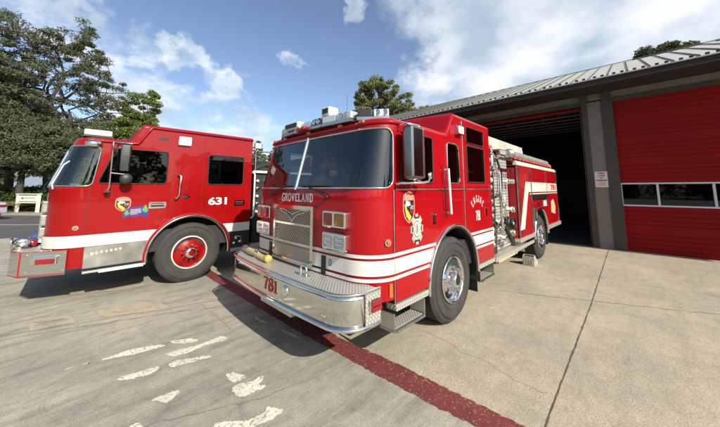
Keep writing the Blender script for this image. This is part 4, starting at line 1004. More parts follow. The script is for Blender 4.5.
# =================================================================== ENGINE 631
Y6 = 4.24
E2 = thing('fire_engine', 'red fire engine numbered 631 with red wheel rims, seen from its side', 'fire engine', (-1.6, Y6 + 1.22, 0), 'fire engines outside the station')
C6 = Cab(-3.68, -.70, Y6, 2.44, .40, .30, 1.74, .62, 1.6, .03)
A6 = (-1.80, .53, .655)
def adoor(u0, u1, z0_, z1_, ar): return None
zq = lambda u, r=.69: A6[1] + sqrt(max(0, r * r - (u - A6[0]) ** 2))
d1 = [(-3.235, .83), (-2.43, .83)] + [(u, zq(u)) for u in np.linspace(-2.40, -2.16, 8)] + [(-2.155, 2.42), (-3.09, 2.42), (-3.235, 1.70)]
d2 = [(u, zq(u)) for u in np.linspace(-1.66, -1.18, 10)] + [(-1.17, .84), (-.80, .84), (-.80, 2.70), (-1.66, 2.70)]
spec6 = dict(z0=.47, paint='red_paint_b', arch=A6, prof=[(-.70, 2.765), (-2.64, 2.765), (-2.80, 2.46), (-3.1, 2.455), (-3.2, 2.455)],
    windows=[dict(door=1, poly=[(-3.16, 1.79), (-2.26, 1.79), (-2.26, 2.36), (-2.98, 2.36)], r=.06, glass='clear_tint'),
             dict(door=2, poly=[(-1.58, 1.79), (-.89, 1.79), (-.89, 2.37), (-1.58, 2.37)], r=.06)],
    shields=[dict(poly=[(-.06, 1.745), (C6.T / 2 - .01, 1.745), (C6.T / 2 - .01, 2.37), (-.02, 2.37)], r=[.09, .02, .02, .11]),
             dict(poly=[(C6.T + .06, 1.745), (C6.T / 2 + .01, 1.745), (C6.T / 2 + .01, 2.37), (C6.T + .02, 2.37)], r=[.09, .02, .02, .11])],
    doors=[dict(id=1, poly=d1), dict(id=2, poly=d2)])
cab_common(E2, C6, spec6)
D61, D62 = spec6['doors'][0]['ob0'], spec6['doors'][1]['ob0']
X6 = lambda u: C6.S(u)
# bead along the roof edge
for m in (0, 1):
    g = MB(); prof = [(-.70, 2.77), (-2.64, 2.77), (-2.80, 2.465), (-3.2, 2.46), (-3.45, 2.46)]
    g.tube([C6.P((C6.T - X6(u)) if m else X6(u), z, .012) for u, z in densify(prof, .1, False)], .022, 8); g.build('roof_edge', ['red_paint_b'], E2)
# white band, stainless sill panel, steps
def arch_u(z, sg, r=.69): return A6[0] + sg * sqrt(max(0, r * r - (z - A6[1]) ** 2))
g = MB()
P = [(X6(arch_u(.835, -1)), .835), (C6.T - X6(arch_u(.835, -1)), .835), (C6.T - X6(arch_u(1.005, -1)), 1.005), (X6(arch_u(1.005, -1)), 1.005)]
C6.skin(g, P, [], .0105, 0, .06, 0, .1)
g.build('reflective_band', ['white_band'], E2, fixn=False)
for f in ((lambda a: a), (lambda a: C6.T - a)):
    g = MB(); C6.skin(g, [(f(X6(-.705)), .835), (f(X6(arch_u(.835, 1))), .835), (f(X6(arch_u(1.005, 1))), 1.005), (f(X6(-.705)), 1.005)], [], .0105, 0, .08)
    g.build('reflective_band', ['white_band'], E2, fixn=False)
for m in (0, 1):
    y0, sg = (Y6, 1) if not m else (Y6 + 2.44, -1)
    g = MB(); P = [(-3.232, .515), (arch_u(.515, -1), .515)] + [(arch_u(z, -1), z) for z in np.linspace(.56, .83, 6)] + [(-3.232, .83)]
    vpanel(g, P, y0, sg * .018); g.build('sill_panel', ['stainless'], E2)
    if m == 0:
        g = MB()
        for k in range(7): vpanel(g, rpoly(rect(-3.16 + k * .055, .70 + .006 * k, -3.125 + k * .055, .745 + .004 * k), .01, 2), y0 - .0185, .004)
        g.build('maker_plate', ['aluminium'], E2)
    g = MB(); g.box((-3.23, y0 - sg * .03, .44), (-2.47, y0 + sg * .1, .47)); g.build('step_edge', ['tread_plate'], E2, bevel=.006)
    g = MB(); g.box((-3.05, y0 - sg * .055, .43), (-2.50, y0 - sg * .028, .475)); g.build('step_light', ['white_plastic'], E2, bevel=.004)
    g = MB(); P = [(arch_u(.50, 1), .50), (-.70, .50), (-.70, .832), (arch_u(.832, 1), .832)]; vpanel(g, P, y0, sg * .012); g.build('battery_door', ['dark_metal'], E2)
    g = MB()
    for u, z in ((-.98, .70), (-.90, .62), (-1.02, .60)): g.lathe([(.03, 0), (.03, -.02 * sg), (0, -.03 * sg)], (u, y0 - sg * .01, z), 'y', 12)
    g.tube([(-1.02, y0 - sg * .03, .73), (-.9, y0 - sg * .05, .72), (-.86, y0 - sg * .03, .6)], .012, 6); g.build('air_fitting', ['chrome'], E2)
    g = MB(); g.box((-1.08, y0 - sg * .02, .44), (.2, y0 + sg * .1, .50)); g.build('running_board', ['tread_plate'], E2, bevel=.005)
    # fender trim: red flare and polished ring
    g = MB()
    for r_, mt, hh, y_ in ((.660, 1, .030, .022), (.690, 0, .035, .010)):
        ring = []
        for k in range(45):
            a = -.10 + (pi + .2) * k / 44
            for (dr, dy) in ((-.01, 1.2), (-.01, -y_), (.004, -y_ - .010), (hh - .006, -y_ - .008), (hh, -y_), (hh, .03)):
                ring.append((A6[0] + (r_ + dr) * cos(a), y0 + sg * (dy if dy < 1 else .06), A6[1] + (r_ + dr) * sin(a)))
        g.add(ring, [(k * 6 + j, k * 6 + j + 1, (k + 1) * 6 + j + 1, (k + 1) * 6 + j) for k in range(44) for j in range(5)], mt, True)
    g.build('fender_trim', ['red_paint_b', 'polished'], E2)
for u in (-1.80, 3.3):
    wheel(E2, (u, Y6 + .035, .53), -1, style='red'); wheel(E2, (u, Y6 + 2.44 - .035, .53), 1, style='red')
# door furniture
g = MB(); C6.skin(g, rpoly(rect(X6(-2.24), 1.365, X6(-2.49), 1.475), .012), [rpoly(rect(X6(-2.27), 1.39, X6(-2.46), 1.45), .01)], .018, 0, .03, .01); C6.skin(g, rect(X6(-2.26), 1.38, X6(-2.47), 1.46), [], .0095, 1, .04); g.tube([C6.P(X6(-2.27), 1.43, .022), C6.P(X6(-2.46), 1.43, .022)], .012, 6); g.build('door_handle', ['chrome', 'dark_metal'], D61)
g = MB(); C6.skin(g, rpoly(rect(X6(-.84), 1.36, X6(-1.05), 1.465), .012), [rpoly(rect(X6(-.87), 1.38, X6(-1.02), 1.44), .01)], .018, 0, .03, .01); C6.skin(g, rect(X6(-.86), 1.37, X6(-1.03), 1.455), [], .0095, 1, .04); g.tube([C6.P(X6(-.87), 1.43, .022), C6.P(X6(-1.02), 1.43, .022)], .012, 6); g.build('door_handle', ['chrome', 'dark_metal'], D62)
shield_badge(D61, C6, X6(-2.83), 1.455, .215, .235)
g = MB()     # small blue and green crossed emblem
cx, cz = X6(-2.66), 1.315
for P, mt, o in (([(.17, -.03), (.12, .06), (.0, .09), (-.1, .10), (-.17, .05), (-.18, -.05), (-.16, -.10), (-.1, -.055), (0, -.075), (.10, -.065), (.15, -.09)], 0, .0098),
                 ([(-.08, .03), (-.13, .12), (-.17, .03), (-.14, -.02)], 1, .0106), ([(.15, -.01), (.11, .05), (.08, -.02), (.12, -.05)], 1, .0106),
                 ([(.07, -.04), (.07, .05), (-.07, .06), (-.08, -.03)], 2, .0108), ([(-.05, -.05), (-.02, -.02), (-.10, -.01), (-.12, -.05)], 0, .0112)):
    decal_poly(g, C6, [(cx + a, cz + b_) for a, b_ in P], o, mt)
g.build('badge', ['decal_blue', 'decal_green', 'decal_purple'], D61)
g = MB(); a0, a1 = X6(-1.55), X6(-1.20); text_on(g, '631', lambda x, y: C6.P(a0 + (a1 - a0) * x, 1.388 + y * .15, .0098), .03); g.build('lettering', ['decal_white'], D62)
g = MB(); decal_poly(g, C6, [(X6(-1.94) + .085, 1.555), (X6(-1.94), 1.60), (X6(-1.94) - .085, 1.555), (X6(-1.94), 1.51)], .004); decal_poly(g, C6, ellipse(X6(-1.94), 1.555, .035, .022, 16), .0046, 1); g.build('nameplate', ['chrome', 'dark_metal'], E2)
g = MB(); g.tube([C6.P(X6(-2.09), 1.955, .01), C6.P(X6(-2.10), 1.965, .05), C6.P(X6(-2.06), 1.93, .075), C6.P(X6(-2.06), 1.58, .075), C6.P(X6(-2.10), 1.53, .05), C6.P(X6(-2.11), 1.53, .01)], .018, 10); g.build('grab_rail', ['chrome'], E2)
g = MB(); g.tube([C6.P(X6(-.68), 2.06, .02), C6.P(X6(-.66), 2.02, .075), C6.P(X6(-.66), 1.12, .075), C6.P(X6(-.68), 1.08, .02)], .018, 10); g.build('grab_rail', ['white_plastic'], E2)
g = MB(); C6.skin(g, rpoly(rect(X6(-1.94), 2.51, X6(-2.17), 2.67), .02), [], .05, 0, .05, .05); o = g.build('side_light', ['chrome'], E2); g = MB(); C6.skin(g, rpoly(rect(X6(-1.96), 2.53, X6(-2.15), 2.65), .015), [], .055, 0, .05, .006); go = g.build('lens', ['cream'], o)
g = MB(); C6.skin(g, rpoly(ellipse(X6(-2.42), 2.60, .10, .028, 20), 0), [], .008, 0, .03, .006); C6.skin(g, ellipse(X6(-2.42), 2.60, .08, .016, 20), [], .0095, 1, .03); g.build('cab_vent', ['dark_metal', 'black'], E2)
marker(E2, C6, X6(-3.35), 1.12); marker(E2, C6, C6.T - X6(-3.35), 1.12)
g = MB(); g.tube([C6.P(C6.T / 2, z, .012) for z in (1.73, 2.0, 2.4)], .018, 8); g.build('windshield_divider', ['chrome'], E2)
# red front corner flap under the band, on the driver's side
# mirrors
for m in (0, 1):
    sg = -1 if not m else 1; y0 = (Y6 if not m else Y6 + 2.44) + sg * .03
    f = (lambda a: C6.T - a) if m else (lambda a: a)
    g = MB(); g.box((-2.94, y0 + sg * .14, 1.98), (-2.80, y0 + sg * .22, 2.41)); mo = g.build('mirror', ['dark_chrome'], E2, bevel=.03)
    g = MB(); g.tube([C6.P(f(X6(-3.05)), 2.42, .0), (-3.03, y0 + sg * .16, 2.44), (-2.80, y0 + sg * .18, 2.43)], .012, 8)
    g.tube([(-3.03, y0 + sg * .16, 2.44), (-3.03, y0 + sg * .17, 1.72), (-3.06, y0 + sg * .06, 1.66), C6.P(f(X6(-3.08)), 1.64, .0)], .012, 8); g.tube([(-3.03, y0 + sg * .17, 1.95), (-2.84, y0 + sg * .18, 1.93)], .010, 6)
    g.obox((-3.05, y0 + sg * .06, 1.66), (.035, 0, 0), (0, .05, 0), (0, 0, .014)); g.build('mirror_arm', ['chrome'], mo)
    g = MB(); g.sphere((-2.84, y0 + sg * .17, 1.86), .085, 0, 18, (1, .55, 1.05)); g.build('convex_mirror', ['dark_metal'], mo)
# light bar, beacon, visor lamp
g = MB(); g.box((-3.38, Y6 + .22, 2.545), (-3.02, Y6 + 2.22, 2.57)); lb = g.build('light_bar', ['dark_metal'], E2)
for k in range(8):
    g = MB(); g.box((-3.37, Y6 + .225 + k * .248, 2.572), (-3.03, Y6 + .465 + k * .248, 2.665)); g.build('lamp_module', ['cream' if k < 2 or k > 5 else 'lens_clear'], lb, bevel=.015)
for m in (0, 1):
    g = MB(); q = .10 if not m else C6.T - .10; p = C6.P(q, 2.40, .05); g.sphere(p, .07, 0, 16, (1.5, 1, .9)); g.build('visor_lamp', ['chrome'], E2)
# headlight stacks on the nose
for m in (0, 1):
    for z0_, z1_, mt in ((1.34, 1.52, 'lens_red'), (1.15, 1.32, 'lens_clear'), (.98, 1.13, 'lens_clear')):
        va, vb = (Y6 + .36, Y6 + .76) if not m else (Y6 + 1.68, Y6 + 2.08)
        lamp_bezel(E2, -3.68, va, vb, z0_, z1_, [mt, 'lens_clear'], 'headlight', .045)
g = MB(); C6.skin(g, rect(C6.sv(Y6 + .8), .86, C6.sv(Y6 + 1.64), 1.52), [rect(C6.sv(Y6 + .86), .92, C6.sv(Y6 + 1.58), 1.46)], .05, 0, .1, .05)
for k in range(9): C6.skin(g, rect(C6.sv(Y6 + .86), .96 + k * .055, C6.sv(Y6 + 1.58), .975 + k * .055), [], .03, 0, .1)
C6.skin(g, rect(C6.sv(Y6 + .84), .9, C6.sv(Y6 + 1.6), 1.48), [], .008, 1, .2); g.build('grille', ['polished', 'black'], E2, fixn=False)
g = MB(); pp = [C6.P(C6.sv(Y6 + .62), z, .10 if 1.0 < z < 1.9 else .02) for z in (1.60, 1.68, 1.86, 1.95)]; g.tube([C6.P(.40, 1.70, .02), C6.P(.39, 1.76, .05), C6.P(.36, 2.05, .055), C6.P(.34, 2.12, .02)], .010, 8); g.build('grab_rail', ['white_plastic'], E2)
for sgn in (0, 1):
    f = (lambda a: C6.T - a) if sgn else (lambda a: a)
    g = MB(); g.tube([C6.P(f(C6.sv(Y6 + .7)), 1.66, .02), C6.P(f(C6.sv(Y6 + .85)), 1.72, .05), C6.P(f(C6.sv(Y6 + 1.05)), 2.1, .02)], .010, 6); g.build('wiper', ['black'], E2)
# bumper of 631: straight with cut corners
B6 = [(-3.41, Y6 - .015), (-3.86, Y6 + .18), (-3.98, Y6 + .48), (-3.98, Y6 + 1.96), (-3.86, Y6 + 2.26), (-3.41, Y6 + 2.455)]
g = MB(); g.prism([(-3.41, Y6 + .1)] + B6[1:-1] + [(-3.41, Y6 + 2.34)], lambda a, b_, h: (a, b_, h), .795, .818); deck6 = g.build('bumper_deck', ['tread_plate'], E2)
g = MB(); n = len(B6); rows = [(.0, .815), (-.0, .50), (.03, .465)]
C0 = Vector((-3.2, Y6 + 1.22)); vs = []
for d, z in rows:
    for p in B6: q = Vector(p); dd = (C0 - q).normalized() * d; vs.append((q.x + dd.x, q.y + dd.y, z))
g.add(vs, [(k * n + i, k * n + i + 1, (k + 1) * n + i + 1, (k + 1) * n + i) for k in range(2) for i in range(n - 1)]); b6 = g.build('bumper', ['polished'], E2)
g = MB(); g.tube([(a, b_, .815) for a, b_ in B6], .005, 6); g.tube([(a, b_, .480) for a, b_ in B6[:3]], .006, 6); g.tube([(B6[1][0] - .003, B6[1][1], z) for z in (.48, .81)], .009, 6); g.build('bumper_edge', ['decal_red'], b6)
for m in (0, 1):
    y0, sg = (Y6 - .015, -1) if not m else (Y6 + 2.455, 1)
    a = Vector(B6[0 if not m else 5]); b_ = Vector(B6[1 if not m else 4]); d = (b_ - a).normalized(); nrm = Vector((-d.y, d.x))
    if nrm.y * sg < 0: nrm = -nrm
    c = a + d * .23 + nrm * .015; g = MB(); g.obox((c.x, c.y, .69), (d.x * .145, d.y * .145, 0), (nrm.x * .025, nrm.y * .025, 0), (0, 0, .062)); hl = g.build('side_lamp', ['chrome'], b6, bevel=.012)
    c2 = c + nrm * .03 - d * .02; g = MB(); g.obox((c2.x, c2.y, .68), (d.x * .10, d.y * .10, 0), (nrm.x * .010, nrm.y * .010, 0), (0, 0, .036)); g.build('lens', ['lens_red'], hl, bevel=.008)
    for q in (.03, .42):
        for z in (.53, .77): cb_ = a + d * q + nrm * .002; g = MB(); g.sphere((cb_.x, cb_.y, z), .012, 0, 8); g.build('bumper_bolt', ['chrome'], b6)
g = MB(); g.sphere((-3.88, Y6 + .50, .93), .075, 0, 18, (1.2, .9, .95)); g.cyl((-3.90, Y6 + .48, .84), .04, .06, 'z', 14); g.lathe([(.07, -.02), (.085, -.04), (.06, -.03), (0, -.02)], (-3.95, Y6 + .48, .93), 'x', 18); g.build('siren', ['chrome'], deck6)
g = MB(); g.box((-3.42, Y6 + .03, .80), (-3.2, Y6 + 2.4, .99)); g.build('nose_filler', ['dark_metal'], E2)
t = thing('hose_nozzle', 'red hose nozzle lying on the tread plate deck of the 631 bumper', 'nozzle', (-3.80, Y6 + .72, .82))
g = MB(); g.lathe([(0, -.12), (.05, -.12), (.055, -.03), (.045, .0), (.045, .12), (.0, .12)], (-3.79, Y6 + .74, .875), 'y', 18); g.build('barrel', ['lens_red'], t); g = MB(); g.tube([(-3.79, Y6 + .87, .875), (-3.76, Y6 + 1.2, .87), (-3.70, Y6 + 1.5, .86)], .045, 10); g.build('hose', ['dark_metal'], t)
t = thing('canvas_bag', 'folded blue canvas bag lying on the tread plate deck of the 631 bumper', 'bag', (-3.70, Y6 + 1.0, .82))
g = MB(); g.box((-3.84, Y6 + .92, .82), (-3.50, Y6 + 1.22, .99)); g.build('bag_body', ['canvas_blue'], t, bevel=.05); g = MB(); g.tube([(-3.68, Y6 + .92, .95), (-3.68, Y6 + .88, 1.0), (-3.60, Y6 + .90, .9)], .012, 6); g.build('strap', ['black'], t)
# pump house, body of 631
g = MB(); g.box((-3.2, Y6 + .72, .45), (5.3, Y6 + 1.72, .76)); g.box((-2.6, Y6 + .7, .42), (-1.0, Y6 + 1.74, .95)); g.cyl((-1.8, Y6 + 1.22, .53), .09, 1.9, 'y', 12); g.cyl((3.3, Y6 + 1.22, .53), .12, 1.9, 'y', 12); g.box((-.66, Y6 + .3, .5), (.9, Y6 + 2.1, 2.0)); g.build('chassis', ['chassis'], E2)
g = MB(); g.box((-.60, Y6 + .10, .55), (.9, Y6 + 2.34, 2.06)); p6 = g.build('pump_panel', ['dark_metal'], E2, bevel=.01)
g = MB(); g.box((-.64, Y6 + .04, 2.06), (.92, Y6 + 2.4, 2.11)); g.build('pump_top_rail', ['white_plastic'], E2)
g = MB()
for i in range(7): g.tube([(-.6 + .03 * i, Y6 + .12 + .07 * i, 2.15 + .03 * (i % 3)), (-.3, Y6 + .15 + .1 * i, 2.26 + .05 * (i % 2)), (.1, Y6 + .2 + .08 * i, 2.20), (.7, Y6 + .15 + .1 * i, 2.24)], .055, 8)
g.box((-.62, Y6 + .1, 2.11), (.9, Y6 + 2.3, 2.2)); g.build('crosslay_hose', ['black_rubber'], E2)
g = MB(); g.tube([(-.62, Y6 + .05, 2.55), (.95, Y6 + .05, 2.55)], .018, 6); g.tube([(-.6, Y6 + .05, 2.1), (-.6, Y6 + .05, 2.56)], .015, 6); g.tube([(.9, Y6 + .05, 2.1), (.9, Y6 + .05, 2.56)], .015, 6); g.build('top_rail', ['stainless'], E2)
for i in range(6):
    for j in range(5):
        u, z = -.52 + .2 * i, 1.88 - .17 * j; rr = .045 if (i + j) % 2 else .032
        g = MB(); g.lathe([(0, -.04), (rr * .8, -.04), (rr, -.02), (rr, .02)], (u, Y6 + .09, z), 'y', 14); g.build('gauge', ['white_plastic' if (i + j) % 2 == 0 else 'chrome'], p6)
for u, z, r in ((-.42, .86, .09), (0, .95, .12), (.45, .86, .1), (-.15, 1.15, .06)):
    g = MB(); g.lathe([(r * .7, .06), (r * .7, -.08), (r, -.085), (r, -.13), (r * .8, -.145), (0, -.15)], (u, Y6 + .12, z), 'y', 24); g.build('intake_cap', ['chrome'], p6)
g = MB(); g.box((-.66, Y6 + .0, .50), (.95, Y6 + .5, .53)); g.build('running_board', ['tread_plate'], E2)
for m in (0, 1):
    y0, sg = (Y6, 1) if not m else (Y6 + 2.44, -1)
    AB = (3.3, .53, .68); arch = [p for p in arc_pts(*AB, 0, pi, 24) if p[1] > .62]
    P = [(.95, .6), (AB[0] - .68, .6)] + list(reversed(arch)) + [(AB[0] + .68, .6), (5.4, .6), (5.4, 2.3), (.95, 2.3)]
    g = MB(); vo, F, O, H = fillpoly(P, [], .25); g.add([(a, y0, z) for a, z in vo], F); bd = g.build('body_side', ['red_paint_b'], E2)
    for (u0, u1, z0_, z1_) in ((1.0, 2.5, .7, 2.0), (4.1, 5.3, .7, 2.0), (2.55, 4.05, 1.3, 2.0)):
        g = MB(); g.box((u0, y0 - sg * .015, z0_), (u1, y0, z1_)); sh = g.build('roller_shutter', ['stainless'], bd)
        g = MB()
        for k in range(int((z1_ - z0_) / .05)): g.box((u0 + .03, y0 - sg * .02, z0_ + .02 + k * .05), (u1 - .03, y0 - sg * .015, z0_ + .05 + k * .05))
        g.build('slats', ['stainless'], sh)
    g = MB(); g.box((.96, y0 - sg * .012, 2.06), (5.38, y0, 2.22)); g.build('reflective_band', ['white_band'], bd)
g = MB(); g.box((.95, Y6 + .01, .6), (.97, Y6 + 2.43, 2.3)); g.box((5.38, Y6 + .01, .6), (5.4, Y6 + 2.43, 2.3)); g.box((.95, Y6 + .01, 2.28), (5.4, Y6 + 2.43, 2.32)); g.box((4.1, Y6 + .1, .5), (5.3, Y6 + 2.3, .62)); g.build('body_core', ['red_paint_b'], E2)
g = MB(); g.box((1.1, Y6 + .3, 2.32), (5.2, Y6 + 2.1, 2.58)); g.build('hose_bed_cover', ['lens_red'], E2, bevel=.03)
g = MB(); g.sphere((1.15, Y6 + .3, 2.66), .10, 0, 14, (1, 1, .9)); g.build('beacon', ['lens_red'], E2)
g = MB(); g.box((-.60, Y6 + .08, 2.62), (-.46, Y6 + .16, 2.74)); g.tube([(-.53, Y6 + .12, 2.55), (-.53, Y6 + .12, 2.64)], .012, 6); g.build('scene_light', ['cream'], E2, bevel=.02)

# =================================================================== GROUND
CAM = Vector((-3.411, -1.768, 1.70)); F_, CX_, CY_ = 279.6, 360, 157
PITCH = math.atan(32 / F_); FWD = radians(90 - 45.455)
def az_of(x):    # heading of a picture column at the horizon
    a = (x - CX_) / F_; b = (CY_ - 189) / F_
    return FWD - atan2(a, cos(PITCH) - b * sin(PITCH))
def spot(x, dist): q = az_of(x); return Vector((CAM.x + dist * cos(q), CAM.y + dist * sin(q), 0))
def sheet(poly, z=0): 
    g = MB(); g.add([(a, b_, z) for a, b_ in poly], [tuple(range(len(poly)))]); return g
struct('ground', sheet(rect(-400, -400, 400, 400), -.06), 'grass_ground')
RL = [(-1.045, -4), (-1.115, -3), (-1.23, -.83), (-1.28, -.54), (-1.385, 1.2), (-1.42, 2.6), (-1.45, 4.2), (-1.49, 8)]   # near edge of the red line
RF = [(-.79, -4), (-.87, -3), (-1.005, -1.03), (-1.05, 0), (-1.125, .71), (-1.19, 2.4), (-1.25, 4.2), (-1.29, 8)]
mid = [((a[0] + b_[0]) / 2, (a[1] + b_[1]) / 2) for a, b_ in zip(RL, RF)]
def jag(P, amt, d=.03, seed=1):
    r = random.Random(seed); Q = densify(P, d, False); return [(x + r.gauss(0, amt), y + r.gauss(0, amt * .5)) for x, y in Q]
# road: centre line curving away behind the trucks
RC = [(-40, 59), (-5.3, 19.5), (-3.6, 17.9), (-1, 16.6), (3, 16), (12, 16), (80, 16)]
def offset(P, d):
    out = []
    for i in range(len(P)):
        a = Vector(P[max(0, i - 1)]); b_ = Vector(P[min(len(P) - 1, i + 1)]); t = (b_ - a).normalized(); n = Vector((-t.y, t.x)); p = Vector(P[i]) + n * d; out.append((p.x, p.y))
    return out
near = offset(RC, -4.15); far = offset(RC, 4.5)
old = [(-60, -30), (-.3, -30)] + [mid[0]] + mid[1:] + [(-1.4, 12.5)] + [(near[3][0] + 1, near[3][1])] + list(reversed(near[:3])) + [(-60, 60)]
LOT = [(-60, -30), (.2, -30)] + mid + [(-1.42, 13.9), (-3.9, 15.2), (-8.4, 16.6), (-43.3, 56.2), (-60, 60)]
struct('parking_apron', sheet(LOT, 0.0), 'old_concrete')
struct('driveway', sheet([(.2, -30), (9, -30), (9, 13.9), (-1.42, 13.9)] + list(reversed(mid)), 0.001), 'apron_concrete')
struct('road', sheet(near + list(reversed(far)), 0.004), 'asphalt')
g = MB()
for i in range(len(far) - 1):
    a, b_ = Vector(far[i]), Vector(far[i + 1]); t = (b_ - a).normalized(); n = Vector((-t.y, t.x)) * .16; c = (a + b_) / 2 + n * .5
    g.add([(a.x, a.y, 0), (b_.x, b_.y, 0), (b_.x, b_.y, .13), (a.x, a.y, .13), (a.x + n.x, a.y + n.y, .13), (b_.x + n.x, b_.y + n.y, .13)], [(0, 1, 2, 3), (3, 2, 5, 4)])
struct('kerb', g, 'walk_concrete')
o1 = offset(RC, 4.66); o2 = offset(RC, 6.6)
struct('path', sheet(o1 + list(reversed(o2)), .12), 'dirt')
g = MB(); lev = [(6.6, .11), (8.5, .35), (12, .75), (20, 1.1), (60, 1.6)]; vs = []
for d, z in lev: vs += [(x, y, z) for x, y in offset(RC, d)]
n = len(RC); g.add(vs, [(k * n + i, k * n + i + 1, (k + 1) * n + i + 1, (k + 1) * n + i) for k in range(len(lev) - 1) for i in range(n - 1)], 0, True)
struct('grass_bank', g, 'grass_ground')
g = MB()
for d0, d1 in ((-.12, -.02), (.06, .16)):
    A_ = offset(RC, d0); B_ = offset(RC, d1); m = len(A_); g.add([(x, y, .009) for x, y in A_ + B_], [(i, i + 1, m + i + 1, m + i) for i in range(m - 1)])
struct('road_marking', g, 'road_line')
# red painted line
a = jag(RL, .006, .03, 3); b_ = jag(RF, .006, .03, 4)
struct('red_painted_line', sheet(a + list(reversed(b_)), .005), 'red_curb_paint')
# joints and cracks
def groove(P, w, seed=1, amt=.004, z=.004, mat='dark_metal'):
    Q = jag(P, amt, .08, seed); g = MB(); A_ = []; B_ = []
    for i, (x, y) in enumerate(Q):
        a = Vector(Q[max(0, i - 1)]); c = Vector(Q[min(len(Q) - 1, i + 1)]); t = (c - a).normalized(); n = Vector((-t.y, t.x)) * w * (.6 + .8 * random.random()) / 2; A_.append((x + n.x, y + n.y, z)); B_.append((x - n.x, y - n.y, z))
    m = len(Q); g.add(A_ + B_, [(i, i + 1, m + i + 1, m + i) for i in range(m - 1)]); return g
simple('joint_dark', (.085, .072, .052), .95, amt=.4, scale=12); simple('joint_soft', (.215, .182, .135), .95, amt=.2, scale=12); simple('joint_light', (.46, .40, .30), .9, amt=.1); simple('joint_grey', (.115, .11, .095), .95, amt=.2, scale=12)
struct('expansion_joint', groove([(-.98, -1.16), (2, -1.15), (7.42, -1.06)], .013, 5, .003), 'joint_dark')
0 and struct('expansion_joint', groove([(2.0, 9), (2.05, -1.15), (2.1, -14)], .008, 6, .003, .0045), 'joint_soft')
struct('expansion_joint', groove([(7.40, -12), (7.38, -1.2)], .05, 7, .004, .0052), 'joint_light')
struct('crack', groove([(-.35, .33), (-.32, -.05), (-.42, -.32), (-.40, -.6), (-.52, -.86), (-.5, -1.1)], .0032, 8, .012, .0055), 'joint_soft')
struct('crack', groove([(1.74, .01), (2.3, -1.2), (2.9, -2.45), (3.6, -4.6)], .010, 9, .012, .0056), 'joint_soft')
struct('crack', groove([(-3.9, .2), (-2.9, .9), (-2.2, .55), (-1.3, .35)], .005, 19, .015, .0056), 'joint_grey')
struct('painted_line', groove([(-6, 4.3), (-3.88, 3.64), (-1.7, 2.96)], .014, 10, .002, .0062), 'patch_tan')
struct('painted_line', groove([(-1.95, 2.97), (-1.92, 2.3), (-1.93, 1.86)], .012, 11, .002, .0064), 'patch_tan')
struct('painted_line', groove([(-6, 4.15), (-3.4, 3.35), (-2.2, 2.9), (-1.6, 2.55)], .006, 12, .003, .0066), 'joint_grey')
def blob(P, seed): 
    r = random.Random(seed); Q = densify(rpoly(P, .06, 3), .02); return [(x + r.gauss(0, .0055), y + r.gauss(0, .0045)) for x, y in Q]
WM = [[(-3.09, 2.17), (-3.05, 2.19), (-2.85, 2.21), (-2.59, 2.09), (-2.57, 2.02), (-2.84, 2.06)],
 [(-2.52, 2.12), (-2.33, 1.99), (-2.28, 1.89), (-2.36, 1.89), (-2.52, 2.02)],
 [(-2.63, 1.85), (-2.49, 1.84), (-2.33, 1.78), (-2.07, 1.82), (-2.03, 1.72), (-2.09, 1.68), (-2.28, 1.73), (-2.44, 1.69), (-2.58, 1.74)],
 [(-3.01, 1.69), (-2.96, 1.71), (-2.84, 1.68), (-2.7, 1.66), (-2.7, 1.59), (-2.81, 1.56), (-3.0, 1.65)],
 [(-2.64, 1.62), (-2.57, 1.64), (-2.32, 1.51), (-2.28, 1.45), (-2.46, 1.49), (-2.63, 1.54)],
 [(-2.85, 1.17), (-2.76, 1.16), (-2.64, 1.14), (-2.65, 1.1), (-2.74, 1.04), (-2.78, 1.06), (-2.81, 1.13)],
 [(-2.3, 1.07), (-2.24, 1.06), (-2.22, .99), (-2.15, .9), (-2.26, .88), (-2.31, .93)],
 [(-2.34, .84), (-2.27, .86), (-2.16, .79), (-2.1, .82), (-2.05, .8), (-2.11, .73), (-2.15, .73), (-2.09, .64), (-2.22, .66), (-2.33, .67)],
 [(-2.66, .52), (-2.52, .55), (-2.45, .47), (-2.35, .39), (-2.24, .4), (-2.2, .44), (-2.18, .38), (-2.13, .31), (-2.21, .29), (-2.34, .31), (-2.53, .40)],
 [(-3.02, .93), (-2.99, .97), (-2.95, .97), (-2.92, .93), (-2.93, .84), (-3.02, .84)],
 [(-3.34, 2.20), (-3.32, 2.22), (-3.27, 2.22), (-3.29, 2.20)], [(-3.22, 2.19), (-3.20, 2.21), (-3.16, 2.2), (-3.18, 2.18)],
 [(-1.53, 1.42), (-1.50, 1.42), (-1.45, 1.13), (-1.48, 1.12)], [(-1.60, 1.98), (-1.57, 1.98), (-1.55, 1.72), (-1.58, 1.72)], [(-4.3, 5.2), (-4.25, 5.3), (-4.2, 5.2), (-4.26, 5.0)]]
for i, P in enumerate(WM): struct('paint_patch', sheet(blob(P, 20 + i), .0058 + .0002 * i), 'patch_white')
TM = [[(-3.08, 3.83), (-2.35, 3.41), (-2.29, 3.1), (-3.01, 3.43)], [(-3.68, 5.18), (-2.97, 4.83), (-2.98, 4.68), (-3.65, 5.06)], [(-2.91, 4.77), (-2.27, 4.7), (-2.26, 4.5), (-2.89, 4.62)]]
for i, P in enumerate(TM): struct('paint_patch', sheet(blob(P, 50 + i), .0058 + .0002 * i), 'patch_tan')
g = MB(); vo, F, O, H = fillpoly([(-3.7, 3.99), (-3.31, 3.84), (-3.26, 3.48), (-3.64, 3.57)], [[(-3.6, 3.83), (-3.36, 3.74), (-3.33, 3.6), (-3.59, 3.69)]], .05); g.add([(a, b_, .0060) for a, b_ in vo], F); struct('paint_patch', g, 'patch_tan')

